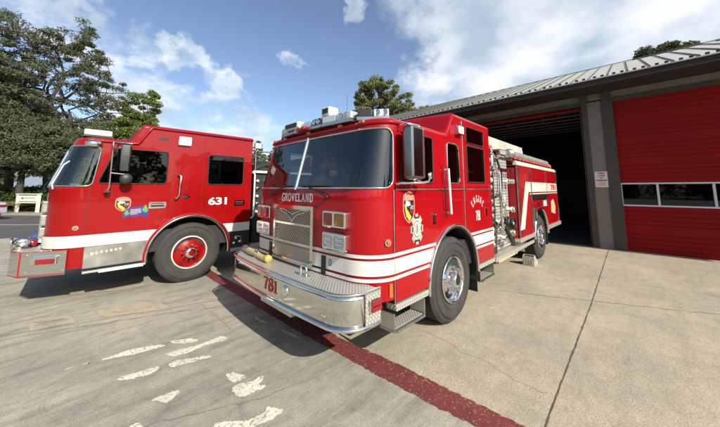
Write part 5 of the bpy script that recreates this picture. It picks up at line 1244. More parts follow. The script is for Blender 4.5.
# =================================================================== FIRE STATION
UW = 7.45
B = thing('fire_station', 'single storey fire station with tan standing seam roof, red sectional doors and brown trim', 'fire station', (UW + 5, 1, 0))
def bpart(name, mat, fn, bevel=0, parent=B):
    g = MB(); fn(g); return g.build(name, mat, parent, bevel=bevel)
VL, VR = 11.3, -9.6
bays = [(-.73, 4.2, 'open'), (-6.2, -1.45, 'shut'), (4.92, 9.6, 'shut')]
piers = [(-1.45, -.73), (4.2, 4.92), (-6.92, -6.2), (9.6, 11.0)]
for a, b_ in piers:
    pr = bpart('pillar', 'siding', lambda g: [g.box((UW - .006 - .012 * ((k % 2) == 2), a + .14, k * .092 - .0), (UW + .1, b_ - .26, k * .092 + .092)) for k in range(47)])
    # lap shadow lines: each board tapers out at its bottom edge
    g = MB()
    for k in range(47):
        z0_ = k * .092; g.add([(UW - .016, a + .26, z0_ + .002), (UW - .016, b_ - .14, z0_ + .002), (UW - .007, b_ - .14, z0_ + .092), (UW - .007, a + .26, z0_ + .092), (UW - .006, a + .26, z0_ + .002), (UW - .006, b_ - .14, z0_ + .002)], [(0, 1, 2, 3), (0, 4, 5, 1)])
    g.build('lap_siding', ['siding'], pr)
    bpart('trim_board', 'trim_brown', lambda g: g.box((UW - .035, b_ - .14, 0), (UW + .10, b_, 4.36)), .004, pr)
    bpart('trim_board', 'trim_brown', lambda g: g.box((UW - .035, a, 0), (UW + .10, a + .26, 4.36)), .004, pr)
    for q in (a + .13, b_ - .07):
        bpart('bracket', 'trim_brown', lambda g: (g.box((UW - .10, q - .10, 4.42), (UW - .02, q + .10, 4.56)), g.box((UW - .07, q - .08, 4.30), (UW - .036, q + .08, 4.42))), .004, pr)
bpart('header', 'trim_brown', lambda g: g.box((UW - .03, VR, 4.24 + .001), (UW + .12, VL, 4.37)) if False else [g.box((UW - .03, p, 4.25), (UW + .12, q, 4.37)) for p, q in ((-9.5, -6.921), (-6.199, -1.451), (-.729, 4.199), (4.921, 9.599), (11.0, VL - .3))])
bpart('upper_wall', 'siding', lambda g: g.box((UW, VR, 4.371), (UW + .12, VL - .3, 4.60)))
bpart('end_wall', 'siding', lambda g: (g.box((UW + .13, VL - .5, 0), (17.5, VL - .3, 4.58)), g.box((UW + .13, VR, 0), (17.5, VR + .2, 4.58)), g.box((UW, VR, 0), (UW + .1, -6.93, 4.24))))
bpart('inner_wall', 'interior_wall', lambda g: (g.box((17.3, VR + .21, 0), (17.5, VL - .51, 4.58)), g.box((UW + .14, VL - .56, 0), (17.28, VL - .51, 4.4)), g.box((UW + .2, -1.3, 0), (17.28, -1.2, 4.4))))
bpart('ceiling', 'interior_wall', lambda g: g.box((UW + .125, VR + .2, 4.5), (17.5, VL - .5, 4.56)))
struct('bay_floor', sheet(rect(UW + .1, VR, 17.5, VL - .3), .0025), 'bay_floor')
# soffit, fascia, roof
EU, EZ, RU = 6.46, 4.74, 12.6; sl = math.tan(radians(20.8)); RZ = EZ + (RU - EU) * sl
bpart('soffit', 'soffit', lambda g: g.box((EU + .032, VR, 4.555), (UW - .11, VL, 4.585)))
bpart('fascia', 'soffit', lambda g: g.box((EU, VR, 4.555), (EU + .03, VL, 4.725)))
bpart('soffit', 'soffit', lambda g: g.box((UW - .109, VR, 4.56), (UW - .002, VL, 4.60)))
g = MB(); g.add([(EU - .02, VR - .2, EZ), (EU - .02, VL + .1, EZ), (RU, VL + .1, RZ), (RU, VR - .2, RZ), (2 * RU - EU, VL + .1, EZ), (2 * RU - EU, VR - .2, EZ)], [(0, 1, 2, 3), (3, 2, 4, 5)])
g.add([(EU - .02, VR - .2, EZ - .03), (EU - .02, VL + .1, EZ - .03), (RU, VL + .1, RZ - .03), (RU, VR - .2, RZ - .03), (2 * RU - EU, VL + .1, EZ - .03), (2 * RU - EU, VR - .2, EZ - .03)], [(3, 2, 1, 0), (5, 4, 2, 3)])
for y in (VR - .2, VL + .1): g.add([(EU - .02, y, EZ), (RU, y, RZ), (2 * RU - EU, y, EZ), (2 * RU - EU, y, EZ - .03), (RU, y, RZ - .03), (EU - .02, y, EZ - .03)], [(0, 1, 4, 5), (1, 2, 3, 4)])
g.add([(EU - .02, VR - .2, EZ), (EU - .02, VL + .1, EZ), (EU - .02, VL + .1, EZ - .03), (EU - .02, VR - .2, EZ - .03)], [(0, 1, 2, 3)])
rf = g.build('roof', ['roof_metal'], B)
bpart('gable', 'siding', lambda g: [g.prism([(UW, 4.6), (RU, RZ - .06 - 0), (2 * RU - UW, 4.6)], lambda a, b_, h: (a, h, b_), y, y + .1) for y in (VR + .02, VL - .42)])
dl = Vector((1, 0, sl)).normalized(); up = Vector((-sl, 0, 1)).normalized(); SP = .40
vs_ = [(-9.45 + SP * k) for k in range(int((VL + 9.4) / SP) + 1)]
g = MB()
for v in vs_:
    c = (Vector((EU - .02, v, EZ)) + Vector((RU, v, RZ))) / 2 + up * .02; Ln = (Vector((RU, v, RZ)) - Vector((EU - .02, v, EZ))).length / 2
    g.obox(c, dl * Ln, (0, .006, 0), up * .016)
g.obox((RU - .05, (VL + VR) / 2, RZ + .02), dl * .12, (0, (VL - VR) / 2 + .15, 0), up * .01)
g.build('standing_seams', ['seam_metal'], rf)
for k, v in enumerate(vs_[:-1]):
    if v < -6 or v > 9.5: continue
    for q in (.30, .70):
        g = MB(); c = Vector((EU + .10, v + SP * q, EZ + .12 * sl)) ; g.obox(c + up * .022, dl * .010, (0, .034, 0), up * .024); g.obox(c + up * .005 + dl * .03, dl * .04, (0, .02, 0), up * .004); g.build('snow_guard', ['black'], rf)
# doors
for (a, b_, st) in bays:
    if st == 'shut':
        gd = MB(); gd.box((UW + .06, a, .0), (UW + .10, b_, 1.22)); gd.box((UW + .06, a, 1.88), (UW + .10, b_, 4.25))
        wn = b_ - a; gp = .92; x = b_ - .03
        d = gd.build('garage_door', ['door_red'], B)
        gr_ = MB()
        for s0 in (0, .61, 1.84 + .03, 2.45, 3.06, 3.67):
            if 1.2 < s0 < 1.8: continue
            for k in range(4):
                z = s0 + .12 + .118 * k
                if z > 4.2 or 1.2 < z < 1.9: continue
                gr_.add([(UW + .058, a, z - .012), (UW + .058, b_, z - .012), (UW + .040, b_, z + .0), (UW + .040, a, z + .0), (UW + .040, a, z + .010), (UW + .040, b_, z + .010), (UW + .058, b_, z + .014), (UW + .058, a, z + .014)], [(0, 1, 2, 3), (3, 2, 5, 4), (4, 5, 6, 7)])
            gr_.box((UW + .0585, a, s0 - .006), (UW + .0595, b_, s0 + .0))
        gr_.build('ribs', ['door_red'], d)
        fr = MB(); fr.box((UW + .03, a, 1.83), (UW + .10, b_, 1.872)); fr.box((UW + .03, a, 1.228), (UW + .10, b_, 1.27)); 
        widths = [.66] + [.90] * 6; edges = [x]; 
        for w_ in widths:
            fr.box((UW + .03, x - .045, 1.27), (UW + .10, x, 1.83)) if x != b_ - .03 else fr.box((UW + .03, b_ - .02, 1.27), (UW + .10, b_, 1.83))
            x0 = x - .045 - w_ + (.045 if x == b_ - .03 else 0); edges.append(x0); x = x0
            if x < a + .2: break
        fo = fr.build('window_frame', ['frame_white'], d, bevel=.006)
        gl = MB(); gl.box((UW + .07, a, 1.27), (UW + .08, b_, 1.83)); gl.build('window', ['tinted_glass'], fo)
        bpart('door_edge', 'decal_red', lambda g: g.box((UW + .02, b_ - .018, 0), (UW + .058, b_ - .001, 1.22)), 0, d)
    else:
        dr = MB(); dr.box((UW + .16, a + .02, 4.17), (UW + .24, b_ - .02, 4.235)); d = dr.build('garage_door', ['door_red'], B)
        for k in range(7):
            u0 = UW + .26 + k * .61
            g = MB(); g.box((u0, a + .02, 4.19), (u0 + .60, b_ - .02, 4.23)); g.build('panel', ['dark_metal'], d)
            g = MB()
            g.box((u0 + .02, a + .02, 4.165), (u0 + .06, b_ - .02, 4.19))
            for j in range(5): v = a + .05 + j * (b_ - a - .15) / 4; g.box((u0 + .06, v, 4.165), (u0 + .58, v + .05, 4.19))
            g.build('panel_frame', ['stainless' if k < 1 else 'hose_grey'], d)
        for v in (a + .03, b_ - .06): bpart('door_track', 'dark_metal', lambda g: (g.box((UW + .13, v, 0), (UW + .17, v + .03, 4.1)), g.box((UW + .17, v, 4.10), (UW + 4.6, v + .03, 4.14))), 0, d)
        bpart('door_stop', 'decal_red', lambda g: (g.box((UW + .101, a, 0), (UW + .12, a + .015, 4.16)), ), 0, d)
# things inside the bay
t = thing('storage_shelf', 'tall grey storage shelving in the dark bay behind engine 781', 'shelf', (15.5, 3.5, 0))
for z in (.2, .9, 1.6, 2.3):
    g = MB(); g.box((15.2, 1.6, z), (15.9, 5.2, z + .04)); g.build('shelf', ['hose_grey'], t)
for u in (15.2, 15.86):
    for v in (1.6, 5.16): g = MB(); g.box((u, v, 0), (u + .04, v + .04, 2.5)); g.build('post', ['hose_grey'], t)
# sign on the pier
SG = thing('fire_lane_sign', 'small white FIRE LANE sign with red and black lettering on the pillar between the bays', 'sign', (UW - .05, -1.0, 1.99))
g = MB(); v0_, v1_, z0_, z1_ = -1.205, -.90, 1.75, 2.21; PS = rpoly([(v0_, z0_), (v1_, z0_), (v1_, z1_), (v0_, z1_)], .03, 4)
g.prism(PS, lambda a, b_, h: (h, a, b_), UW - .022, UW - .030, 0); g.build('plate', ['decal_white'], SG)
def sign_text(name, txt, zc, hgt, wid, mat, bold=.03):
    g = MB(); c = (v0_ + v1_) / 2; text_on(g, txt, lambda x, y: (UW - .0315, c + wid / 2 - x * wid, zc + (y - .5) * hgt), bold); g.build(name, [mat], SG)
sign_text('lettering', 'FIRE', 2.155, .05, .15, 'decal_red'); sign_text('lettering', 'LANE', 2.085, .05, .16, 'decal_red'); sign_text('lettering', 'NO', 2.018, .042, .07, 'decal_black'); sign_text('lettering', 'PARKING', 1.95, .05, .24, 'decal_black'); 
g = MB()
for k in range(4): g.box((UW - .0312, v0_ + .07, 1.80 + k * .026), (UW - .0302, v1_ - .05, 1.812 + k * .026))
g.build('small_print', ['decal_salmon'], SG)

# =================================================================== VEGETATION
def leaves_mesh(name, mat, parent, cen, n_per, size, rad, flat=.7, seed=1, up=.3):
    r = np.random.default_rng(seed); cen = np.array(cen); m = len(cen); rad = np.array(rad) if np.ndim(rad) else np.full(m, rad)
    N_ = m * n_per; c = np.repeat(cen, n_per, 0); R_ = np.repeat(rad, n_per)
    d = r.normal(size=(N_, 3)); d /= np.linalg.norm(d, axis=1)[:, None]; rr = R_ * (r.random(N_) ** .45)
    p = c + d * rr[:, None] * np.array([1, 1, flat])
    nrm = r.normal(size=(N_, 3)); nrm[:, 2] += up; nrm += d * .5; nrm /= np.linalg.norm(nrm, axis=1)[:, None]
    a = np.cross(nrm, r.normal(size=(N_, 3))); a /= np.linalg.norm(a, axis=1)[:, None]; b_ = np.cross(nrm, a)
    s = size * (.6 + .8 * r.random(N_))[:, None]
    V = np.stack([p - a * s, p + b_ * s * .45, p + a * s, p - b_ * s * .45], 1).reshape(-1, 3)
    V -= np.array(root_of(parent))
    me = bpy.data.meshes.new(name); me.vertices.add(len(V)); me.vertices.foreach_set('co', V.ravel()); me.loops.add(len(V)); me.loops.foreach_set('vertex_index', np.arange(len(V)))
    me.polygons.add(N_); me.polygons.foreach_set('loop_start', np.arange(0, len(V), 4)); me.polygons.foreach_set('loop_total', np.full(N_, 4)); me.update(); me.validate()
    me.materials.append(MATS[mat]); ob = bpy.data.objects.new(name, me); COL.objects.link(ob); ob.parent = parent; return ob
def branch(mb, a, b_, r0, r1, rnd, n=6, wob=.12, sag=0):
    a = Vector(a); b_ = Vector(b_); L_ = (b_ - a).length; pts = []
    for i in range(n + 1):
        t = i / n; p = a.lerp(b_, t)
        if 0 < i < n: p += Vector((rnd.gauss(0, 1), rnd.gauss(0, 1), rnd.gauss(0, .7))) * L_ * wob * .35
        p.z += sag * L_ * sin(pi * t); pts.append(p)
    mb.tube(pts, [r0 + (r1 - r0) * i / n for i in range(n + 1)], 7); return pts
def tree(name, label, base, H, crown, leafmat, nclump, nleaf, lsize, crad, trunk_r, seed, group=None, limbs=6, cat='tree', fork=.3, lean=(0, 0), flat=.65, shell=.35, gap=.62):
    """crown: list of (dx, dy, dz, rx, ry, rz) ellipsoids with dz measured from the base"""
    rnd = random.Random(seed); t = thing(name, label, cat, tuple(base), group); base = Vector(base)
    cl = []; tries = 0; vol = [c[3] * c[4] * c[5] for c in crown]; tot = sum(vol)
    while len(cl) < nclump and tries < nclump * 60:
        tries += 1; q = rnd.random() * tot; k = 0
        while q > vol[k] and k < len(vol) - 1: q -= vol[k]; k += 1
        e = crown[k]; d = Vector((rnd.gauss(0, 1), rnd.gauss(0, 1), rnd.gauss(0, 1))).normalized(); rr = shell + (1 - shell) * rnd.random() ** .6
        p = base + Vector((e[0] + d.x * e[3] * rr, e[1] + d.y * e[4] * rr, e[2] + d.z * e[5] * rr))
        if all((p - o).length > crad * gap for o in cl): cl.append(p)
    g = MB(); top = base + Vector((lean[0], lean[1], H * .92)); fk = base + Vector((lean[0] * fork, lean[1] * fork, H * fork))
    tp = branch(g, base - Vector((0, 0, .15)), fk, trunk_r * 1.25, trunk_r * .85, rnd, 6, .04); tp2 = branch(g, fk, top, trunk_r * .8, trunk_r * .12, rnd, 8, .08)
    nodes_ = [(p, trunk_r * .8 * (1 - i / len(tp2)) + .03) for i, p in enumerate(tp2)]
    for i in range(limbs):
        e = crown[i % len(crown)]; a = 2 * pi * i / limbs + rnd.random() * .8; st, sr = nodes_[min(len(nodes_) - 2, int(i / limbs * 5))]
        en = base + Vector((e[0] + e[3] * .72 * cos(a), e[1] + e[4] * .72 * sin(a), e[2] + e[5] * rnd.uniform(-.45, .5)))
        L_ = branch(g, st, en, trunk_r * .42, trunk_r * .09, rnd, 8, .16, .05); nodes_ += [(p, trunk_r * .35 * (1 - j / 9) + .02) for j, p in enumerate(L_[1:])]
    for c in cl:
        nd = min(nodes_, key=lambda q: (q[0] - c).length + max(0, q[0].z - c.z) * .5); r0 = min(nd[1] * .5, trunk_r * .14)
        pts = branch(g, nd[0], c, max(.02, r0), .012, rnd, 4, .14); nodes_.append((pts[2], r0 * .7))
    g.build('trunk', ['bark'], t)
    rads = [crad * rnd.uniform(.6, 1.25) for _ in cl]
    leaves_mesh('crown', leafmat, t, [tuple(c) for c in cl], nleaf, lsize, rads, flat, seed); return t
# big oak across the road
ob_ = spot(47, 33); ob_.z = .45
rt = Vector((sin(az_of(47)), -cos(az_of(47)), 0)); fw = Vector((cos(az_of(47)), sin(az_of(47)), 0))   # picture right / away
def cr(items): return [((rt * x + fw * y).x, (rt * x + fw * y).y, z, rx, ry, rz) for x, y, z, rx, ry, rz in items]
tree('oak_tree', 'tallest dark oak with open spreading limbs across the road behind engine 631', ob_, 15.6, cr([(.7, 0, 13.0, 2.3, 2.5, 2.4), (-2.0, 0, 12.3, 2.6, 2.6, 2.3), (-5.0, 0, 10.9, 2.6, 2.6, 2.4), (-3.0, 0, 10.0, 3.2, 3.2, 2.4), (2.2, 0, 10.0, 2.1, 3, 2.2), (3.5, 1, 7.2, 2.1, 2.6, 2.1), (-1, 0, 7.0, 3.6, 3.2, 1.8), (-6, 1, 8.6, 2.6, 3, 2.6)]), 'leaf_oak', 560, 115, .085, .52, .27, 11, limbs=24, fork=.2, flat=.55, shell=.1, gap=.6)
p = spot(8, 37); p.z = .6
tree('oak_tree', 'dark oak at the picture edge, left of the tallest oak', p, 12.5, cr([(-1.5, 0, 8.7, 3.0, 3, 2.4), (-1.0, 0, 6.2, 3.6, 3, 2.4), (.5, 0, 4.2, 3.0, 3, 1.8)]), 'leaf_oak', 240, 170, .09, .55, .26, 12, limbs=11, fork=.25, flat=.6)
p = spot(60, 31.5); p.z = .35
tree('evergreen_oak', 'low dense dark tree in front of the tallest oak, beside engine 631', p, 7.2, cr([(1.2, 0, 4.8, 2.6, 2, 2.0), (-.6, 0, 4.2, 2.2, 2, 1.9), (2.5, 0, 3.4, 3, 2, 1.8)]), 'leaf_oak', 420, 300, .075, .6, .2, 13, limbs=9)
p = spot(20, 32.5); p.z = .4
tree('evergreen_oak', 'low dense dark tree above the white road sign', p, 8.0, cr([(0, 0, 4.9, 2.6, 2, 2.2), (-1.5, 0, 3.9, 2.8, 2, 1.7)]), 'leaf_oak', 380, 300, .075, .6, .2, 14, limbs=9)
p = spot(136, 31); p.z = .3
tree('maple_tree', 'bright green leafy tree rising behind the roof of engine 631', p, 10.2, cr([(0, 0, 8.3, 1.35, 1.4, 2.0), (-.3, 0, 6.2, 2.0, 2, 1.8), (.5, 0, 5.0, 2.3, 2, 1.6)]), 'leaf_green', 150, 300, .095, .48, .16, 15, limbs=8, fork=.35)
def conifer(label, p, H, R_, seed, group=None):
    t = thing('pine_tree', label, 'pine tree', tuple(p), group); rnd = random.Random(seed); g = MB(); g.tube([Vector(p), Vector(p) + Vector((0, 0, H * .95))], [.16, .03], 8); cl = []; ra = []
    for k in range(34):
        h = .14 + .84 * k / 34; rr = R_ * (1 - h) ** .8 + .12
        for j in range(5):
            a = rnd.random() * 2 * pi; L_ = rr * rnd.uniform(.55, 1.1); s_ = Vector(p) + Vector((0, 0, H * h)); e_ = s_ + Vector((L_ * cos(a), L_ * sin(a), -.12 * L_ + .05)); g.tube([s_, e_], [.03, .01], 5)
            for q in (.45, .8, 1.0): cl.append(tuple(s_.lerp(e_, q))); ra.append(.16 + .32 * rr / R_)
    g.build('trunk', ['bark'], t); leaves_mesh('crown', 'leaf_conifer', t, cl, 42, .11, ra, .55, seed)
conifer('tall grey green pine seen in the gap between the two engines', spot(256, 47), 9.6, 2.3, 21)
conifer('shorter pine right of the tall pine in the gap between the engines', spot(263, 50), 7.8, 2.2, 22)
p = spot(273, 40)
tree('young_tree', 'small rounded tree just left of the roof corner of engine 781', p, 7.0, [(0, 0, 6.1, .8, .8, .9), (.2, 0, 4.6, 1.2, 1.2, 1.2)], 'leaf_mid', 40, 120, .12, .45, .12, 23)
p = spot(380, 28)
tree('birch_tree', 'round topped green tree rising behind the light bar of engine 781', p, 13.2, [(0, 0, 10.8, 2.35, 2.35, 2.3), (.7, -1.4, 9.8, 1.9, 1.9, 1.9), (-.8, 1.2, 9.2, 2.1, 2.1, 2.0), (0, 0, 7.5, 3, 3, 2)], 'leaf_mid', 300, 260, .095, .5, .24, 24, limbs=11, fork=.35)
p = spot(420, 33)
tree('young_tree', 'thin tree top just showing over the left end of the station roof', p, 11.6, [(0, 0, 10.6, 1.5, 1.5, 1.1), (0, 0, 8.6, 2.2, 2.2, 1.6)], 'leaf_mid', 70, 120, .09, .42, .16, 25)
p = spot(676, 26.5)
tree('oak_tree', 'dark leafy tree top peeking over the right part of the station roof', p, 11.6, [(0, -.1, 10.3, 1.0, 1.15, 1.1), (0, -.9, 10.6, .8, .6, .7), (0, 0, 8.6, 2.0, 1.8, 1.4)], 'leaf_oak', 150, 200, .10, .42, .2, 26, limbs=7)
p = spot(632, 27.5)
tree('young_tree', 'tiny sprig of leaves over the roof left of the larger tree top', p, 10.75, [(0, 0, 10.0, .55, .8, .6), (0, 0, 8.2, 1.4, 1.4, 1.2)], 'leaf_oak', 26, 120, .13, .42, .12, 27)
# hedge, bushes by the sign
def bush(label, p, rx, ry, rz, mat, seed, n=26, nl=200, name='bush', group=None, z0=0):
    rnd = random.Random(seed); t = thing(name, label, 'bush', tuple(p), group); g = MB(); cl = []; ra = []
    for k in range(n):
        a = rnd.random() * 2 * pi; q = rnd.random() ** .5; c = Vector(p) + Vector((rx * q * cos(a), ry * q * sin(a), rz * rnd.uniform(.25, 1) * (1 - .4 * q))); g.tube([Vector(p) + Vector((0, 0, -.1)), c], [.03, .01], 5); cl.append(tuple(c)); ra.append(min(rx, rz) * .42)
    g.build('stems', ['bark'], t); leaves_mesh('foliage', mat, t, cl, nl, .09, ra, .8, seed); return t
for i, (x, d, lab) in enumerate([(6, 34, 'green bush left of the white road sign'), (16, 36, 'green bush behind the left post of the white road sign'), (27, 35, 'green bush under the middle of the white road sign'), (38, 36, 'green bush behind the right post of the white road sign'), (54, 33, 'green bush beside the trunk of the tallest oak')]):
    q = spot(x, d); q.z = .55; bush(lab, q, 1.5, 1.3, 1.25, 'leaf_hedge', 40 + i)
# far belt of trees closing the view, one mass; the rest added unseen for dark reflections
g_parent = thing('treeline', None, None, (0, 0, 0)); 
def belt(name, az0, az1, dist, h, mat, seed, n=300):
    r = random.Random(seed); cl = []; ra = []
    for k in range(n):
        a = radians(az0 + (az1 - az0) * r.random()); d = dist * r.uniform(.9, 1.15); hh = h * (.6 + .4 * sin(a * 23) * sin(a * 7.3)) * r.uniform(.15, 1.0)
        cl.append((CAM.x + d * cos(a), CAM.y + d * sin(a), hh)); ra.append(h * .16 * r.uniform(.7, 1.2))
    dummy = bpy.data.objects.new('x', None); o = leaves_mesh(name, mat, dummy, cl, 90, .42, ra, .8, seed); o.parent = None; bpy.data.objects.remove(dummy)
    tag(o, 'distant belt of green trees along the horizon, partly added out of view', 'trees', kind='stuff')
belt('woods_part_unseen', 48, 108, 78, 7.5, 'leaf_oak', 5, 420)
belt('woods_part_unseen', 108, 362, 52, 11, 'leaf_oak', 6, 1000)  # unseen trees behind the camera, added to darken reflections and ambient light
belt('woods_part_unseen', 100, 140, 60, 9, 'leaf_oak', 8, 200)
bpy.data.objects.remove(g_parent)
g = MB()

# grass tufts on the bank
r = random.Random(9); cl = []
for k in range(260):
    q = spot(r.uniform(-10, 60), r.uniform(30, 40)); dd = 0; cl.append((q.x, q.y, .35 + .02 * (q - CAM).length - .3))
dummy = bpy.data.objects.new('x', None); o = leaves_mesh('grass', 'leaf_grass', dummy, cl, 60, .06, .8, .12, 77, .1); o.parent = None; bpy.data.objects.remove(dummy)
tag(o, 'dry grass on the bank beyond the road', 'grass', kind='stuff')

# =================================================================== ROADSIDE THINGS
pa, pb = spot(19.5, 30.5), spot(40, 29); rt = (pb - pa).normalized(); fw = Vector((-rt.y, rt.x, 0)); p = (pa + pb) / 2; HW = (pb - pa).length / 2
if fw.dot(p - CAM) < 0: fw = -fw
S = thing('road_sign', 'long white sign board on two white posts beside the road', 'sign', (p.x, p.y, .12))
def sb(g, c, hw, hh, ht, mat=0): g.obox(c, rt * hw, fw * ht, (0, 0, hh), mat)
for sx in (-1, 1):
    g = MB(); g.obox(Vector(p) + rt * sx * HW + Vector((0, 0, .70)), rt * .07, fw * .07, (0, 0, .64)); g.build('post', ['sign_white'], S)
g = MB(); sb(g, Vector(p) + Vector((0, 0, 1.06)), HW - .08, .20, .03); pl = g.build('board', ['sign_white'], S)
g = MB(); sb(g, Vector(p) + Vector((0, 0, 1.36)), HW + .12, .03, .09); g.build('rail', ['sign_white'], S)
g = MB(); sb(g, Vector(p) + Vector((0, 0, .78)), HW - .08, .035, .05); g.build('rail', ['sign_white'], S)
g = MB(); sb(g, Vector(p) - fw * .034 - rt * .52 * HW + Vector((0, 0, 1.08)), .10, .055, .003)
for k in range(8): sb(g, Vector(p) - fw * .034 + rt * HW * (-.30 + k * .13) + Vector((0, 0, 1.09)), .045 * HW, .022, .003)
g.build('markings', ['sign_text'], pl)
# car at the far left edge
cp = spot(-42, 27); dirv = Vector(((-2.1), 2.5, 0)).normalized()
cp = Vector((cp.x, cp.y, 0)); CR = thing('parked_car', 'silver car cut by the picture edge, standing across the road', 'car', tuple(cp)); cz = .30
ax_ = rt; ay_ = fw
def car_pt(x, y, z): q = cp + ax_ * x + ay_ * y; return (q.x, q.y, z)
prof = [(-2.2, .35), (-2.2, .75), (-1.9, .88), (-1.1, .95), (-.5, 1.42), (.7, 1.45), (1.35, 1.05), (2.0, .98), (2.15, .8), (2.2, .35)]
g = MB(); g.prism(prof, lambda a, b_, h: car_pt(a, h, b_), -.85, .85); g.build('body', ['silver_car'], CR, bevel=.06)
g = MB(); 
for h in (-.86, .86): g.prism([(-.95, .97), (-.45, 1.36), (.62, 1.38), (1.15, 1.02)], lambda a, b_, q: car_pt(a, q, b_), h - .005, h + .005)
g.build('window', ['black'], CR)
for x in (-1.35, 1.35):
    for h in (-.78, .78):
        g = MB(); pts_ = []
        for k in range(20): a = 2 * pi * k / 20; pts_.append((x + .33 * cos(a), .33 + .33 * sin(a)))
        g.prism(pts_, lambda a, b_, q: car_pt(a, q, b_), h - .1, h + .1); w_ = g.build('wheel', ['black_rubber'], CR)
        g = MB(); g.prism([(x + .2 * cos(2 * pi * k / 14), .33 + .2 * sin(2 * pi * k / 14)) for k in range(14)], lambda a, b_, q: car_pt(a, q, b_), h - .105, h + .105); g.build('rim', ['silver_car'], w_)
g = MB(); g.prism([(2.12, .72), (2.21, .72), (2.21, .82), (2.1, .84)], lambda a, b_, q: car_pt(a, q, b_), -.8, -.5); g.prism([(2.12, .72), (2.21, .72), (2.21, .82), (2.1, .84)], lambda a, b_, q: car_pt(a, q, b_), .5, .8); g.build('tail_lamp', ['lens_red'], CR)
# house with pale blue roof behind the sign
hp = spot(22, 58); HN = thing('house', 'low house with pale blue grey roof behind the white road sign', 'house', (hp.x, hp.y, 0))
def hb(x0, x1, y0, y1, z0, z1): 
    c = Vector((hp.x, hp.y, (z0 + z1) / 2)) + rt * (x0 + x1) / 2 + fw * (y0 + y1) / 2; return c, rt * (x1 - x0) / 2, fw * (y1 - y0) / 2, (0, 0, (z1 - z0) / 2)
g = MB(); g.obox(*hb(-2.3, 2.3, 0, 5, 0, 1.9)); g.build('wall', ['house_wall'], HN)
g = MB(); g.prism([(-.6, 1.9), (5.6, 1.9), (2.5, 3.6)], lambda a, b_, h: tuple(Vector((hp.x, hp.y, b_)) + rt * h + fw * a), -2.6, 2.6); g.build('roof', ['blue_roof'], HN)
for x in (-1.2, 1.2): g = MB(); g.obox(*hb(x - .6, x + .6, -.05, 0, .8, 1.6)); g.build('window', ['frame_white'], HN)

# =================================================================== SKY, SUN, CAMERA
w = bpy.data.worlds.new('World'); scn.world = w; w.use_nodes = True; nt = w.node_tree; bg = nt.nodes['Background']
sun_dir = Vector((.12, 1, -.68)).normalized(); el = math.asin(-sun_dir.z); toward = -sun_dir
sky = N(nt, 'ShaderNodeTexSky', sky_type='NISHITA'); sky.sun_disc = False; sky.sun_elevation = el; sky.sun_rotation = atan2(toward.x, toward.y)
sky.altitude = 900; sky.air_density = 1.0; sky.dust_density = 2.4; sky.ozone_density = 1.2
tc = N(nt, 'ShaderNodeTexCoord'); sep = N(nt, 'ShaderNodeSeparateXYZ'); L(nt, tc.outputs['Generated'], sep.inputs[0])
def M(op, a, b_=None, c=None):
    m = N(nt, 'ShaderNodeMath', operation=op)
    for i, x in enumerate((a, b_, c)):
        if x is None: continue
        if isinstance(x, (int, float)): m.inputs[i].default_value = x
        else: L(nt, x, m.inputs[i])
    return m.outputs[0]
zz = M('MAXIMUM', M('ADD', sep.outputs['Z'], .26), .05)
cx_ = M('DIVIDE', sep.outputs['X'], zz); cy_ = M('DIVIDE', sep.outputs['Y'], zz)
cb = N(nt, 'ShaderNodeCombineXYZ'); L(nt, cx_, cb.inputs[0]); L(nt, cy_, cb.inputs[1]); cb.inputs[2].default_value = 3.7
n1 = N(nt, 'ShaderNodeTexNoise'); n1.inputs['Scale'].default_value = 2.0; n1.inputs['Detail'].default_value = 10; n1.inputs['Roughness'].default_value = .58; n1.inputs['Distortion'].default_value = .35; L(nt, cb.outputs[0], n1.inputs['Vector'])
n2 = N(nt, 'ShaderNodeTexNoise'); n2.inputs['Scale'].default_value = 7.5; n2.inputs['Detail'].default_value = 8; n2.inputs['Roughness'].default_value = .6; L(nt, cb.outputs[0], n2.inputs['Vector'])
# weather: a bank over the station (right), broken puffs low on the left
nw = N(nt, 'ShaderNodeTexNoise'); nw.inputs['Scale'].default_value = 9; nw.inputs['Detail'].default_value = 5; nw.inputs['Roughness'].default_value = .6; L(nt, tc.outputs['Generated'], nw.inputs['Vector'])
va = N(nt, 'ShaderNodeVectorMath', operation='MULTIPLY_ADD'); L(nt, nw.outputs['Color'], va.inputs[0]); va.inputs[1].default_value = (.26, .26, .20); L(nt, tc.outputs['Generated'], va.inputs[2])
vb = N(nt, 'ShaderNodeVectorMath', operation='SUBTRACT'); L(nt, va.outputs[0], vb.inputs[0]); vb.inputs[1].default_value = (.13, .13, .10); vn = N(nt, 'ShaderNodeVectorMath', operation='NORMALIZE'); L(nt, vb.outputs[0], vn.inputs[0])
def bias(azd, eld, width, amt):
    a, e = radians(azd), radians(eld); d = N(nt, 'ShaderNodeVectorMath', operation='DOT_PRODUCT'); L(nt, vn.outputs[0], d.inputs[0]); d.inputs[1].default_value = (cos(a) * cos(e), sin(a) * cos(e), sin(e))
    r_ = N(nt, 'ShaderNodeMapRange', interpolation_type='SMOOTHSTEP'); r_.inputs['From Min'].default_value = cos(radians(width)); r_.inputs['From Max'].default_value = cos(radians(width * .35)); r_.inputs['To Max'].default_value = amt; L(nt, d.outputs['Value'], r_.inputs['Value']); return r_.outputs[0]
BI = [(4, 34, 36, .28), (26, 18, 13, .14), (18, 26, 14, .10), (-30, 35, 45, .22), (99, 25, 8, .22), (90, 22, 7, .16), (84, 16, 7, .17), (79, 10, 8, .18), (70, 12, 6, .17), (64, 10, 6, .16), (92, 12, 12, .14),
      (82.3, 23.6, 4.2, .22), (77.9, 22.3, 4.2, .24), (71.1, 18.7, 5, .22), (58.8, 25, 3.2, .24), (46.3, 34.6, 3.6, .22), (90.7, 27, 3, .14), (150, 30, 40, .12), (-110, 40, 30, .1)]
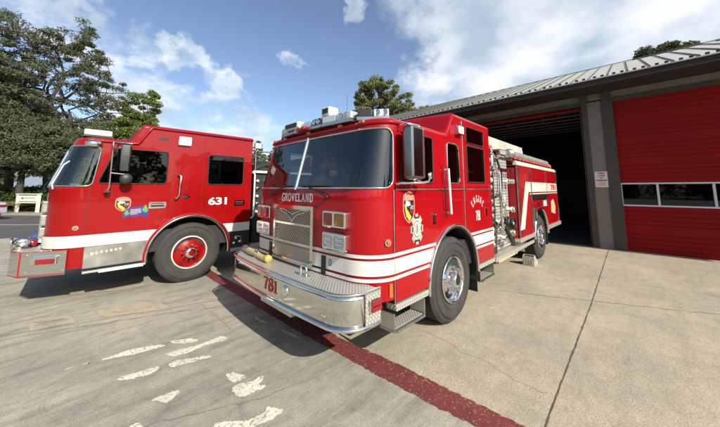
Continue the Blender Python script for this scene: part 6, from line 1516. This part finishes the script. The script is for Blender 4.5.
tot = M('ADD', M('MULTIPLY', n1.outputs['Fac'], .62), M('MULTIPLY', n2.outputs['Fac'], .38))
for b4 in BI: tot = M('ADD', tot, bias(*b4))
r_ = N(nt, 'ShaderNodeMapRange', interpolation_type='SMOOTHSTEP'); r_.inputs['From Min'].default_value = .58; r_.inputs['From Max'].default_value = .86; L(nt, tot, r_.inputs['Value'])
n3 = N(nt, 'ShaderNodeTexNoise'); n3.inputs['Scale'].default_value = 3.2; n3.inputs['Detail'].default_value = 6; L(nt, cb.outputs[0], n3.inputs['Vector']); n3r = N(nt, 'ShaderNodeMapRange'); n3r.inputs['From Min'].default_value = .36; n3r.inputs['From Max'].default_value = .62; L(nt, n3.outputs['Fac'], n3r.inputs['Value'])
cc = N(nt, 'ShaderNodeMix', data_type='RGBA'); L(nt, n3r.outputs[0], cc.inputs[0]); cc.inputs[6].default_value = (3.1, 3.75, 4.35, 1); cc.inputs[7].default_value = (6.4, 6.5, 6.6, 1)
mx = N(nt, 'ShaderNodeMix', data_type='RGBA'); L(nt, M('MULTIPLY', r_.outputs[0], .8), mx.inputs[0]); L(nt, sky.outputs[0], mx.inputs[6]); L(nt, cc.outputs[2], mx.inputs[7])
L(nt, mx.outputs[2], bg.inputs['Color']); bg.inputs['Strength'].default_value = .128

sl_ = bpy.data.lights.new('sun', 'SUN'); sl_.energy = 4.9; sl_.angle = radians(.55); sl_.color = (1, .94, .84); so = bpy.data.objects.new('sun', sl_); COL.objects.link(so)
so.rotation_euler = sun_dir.to_track_quat('-Z', 'Y').to_euler(); so.location = (-5, -20, 15)
cam = bpy.data.cameras.new('camera'); co = bpy.data.objects.new('camera', cam); COL.objects.link(co); scn.camera = co
cam.sensor_width = 36; cam.lens = F_ * 36 / 720; cam.shift_y = -(213.5 - CY_) / 720; cam.clip_end = 3000; cam.clip_start = .05
co.location = CAM; co.rotation_euler = (pi / 2 + PITCH, 0, FWD - pi / 2)
scn.view_settings.view_transform = 'Standard'; scn.view_settings.look = 'None'; scn.view_settings.gamma = 1; scn.view_settings.exposure = .52; scn.view_settings.use_curve_mapping = False
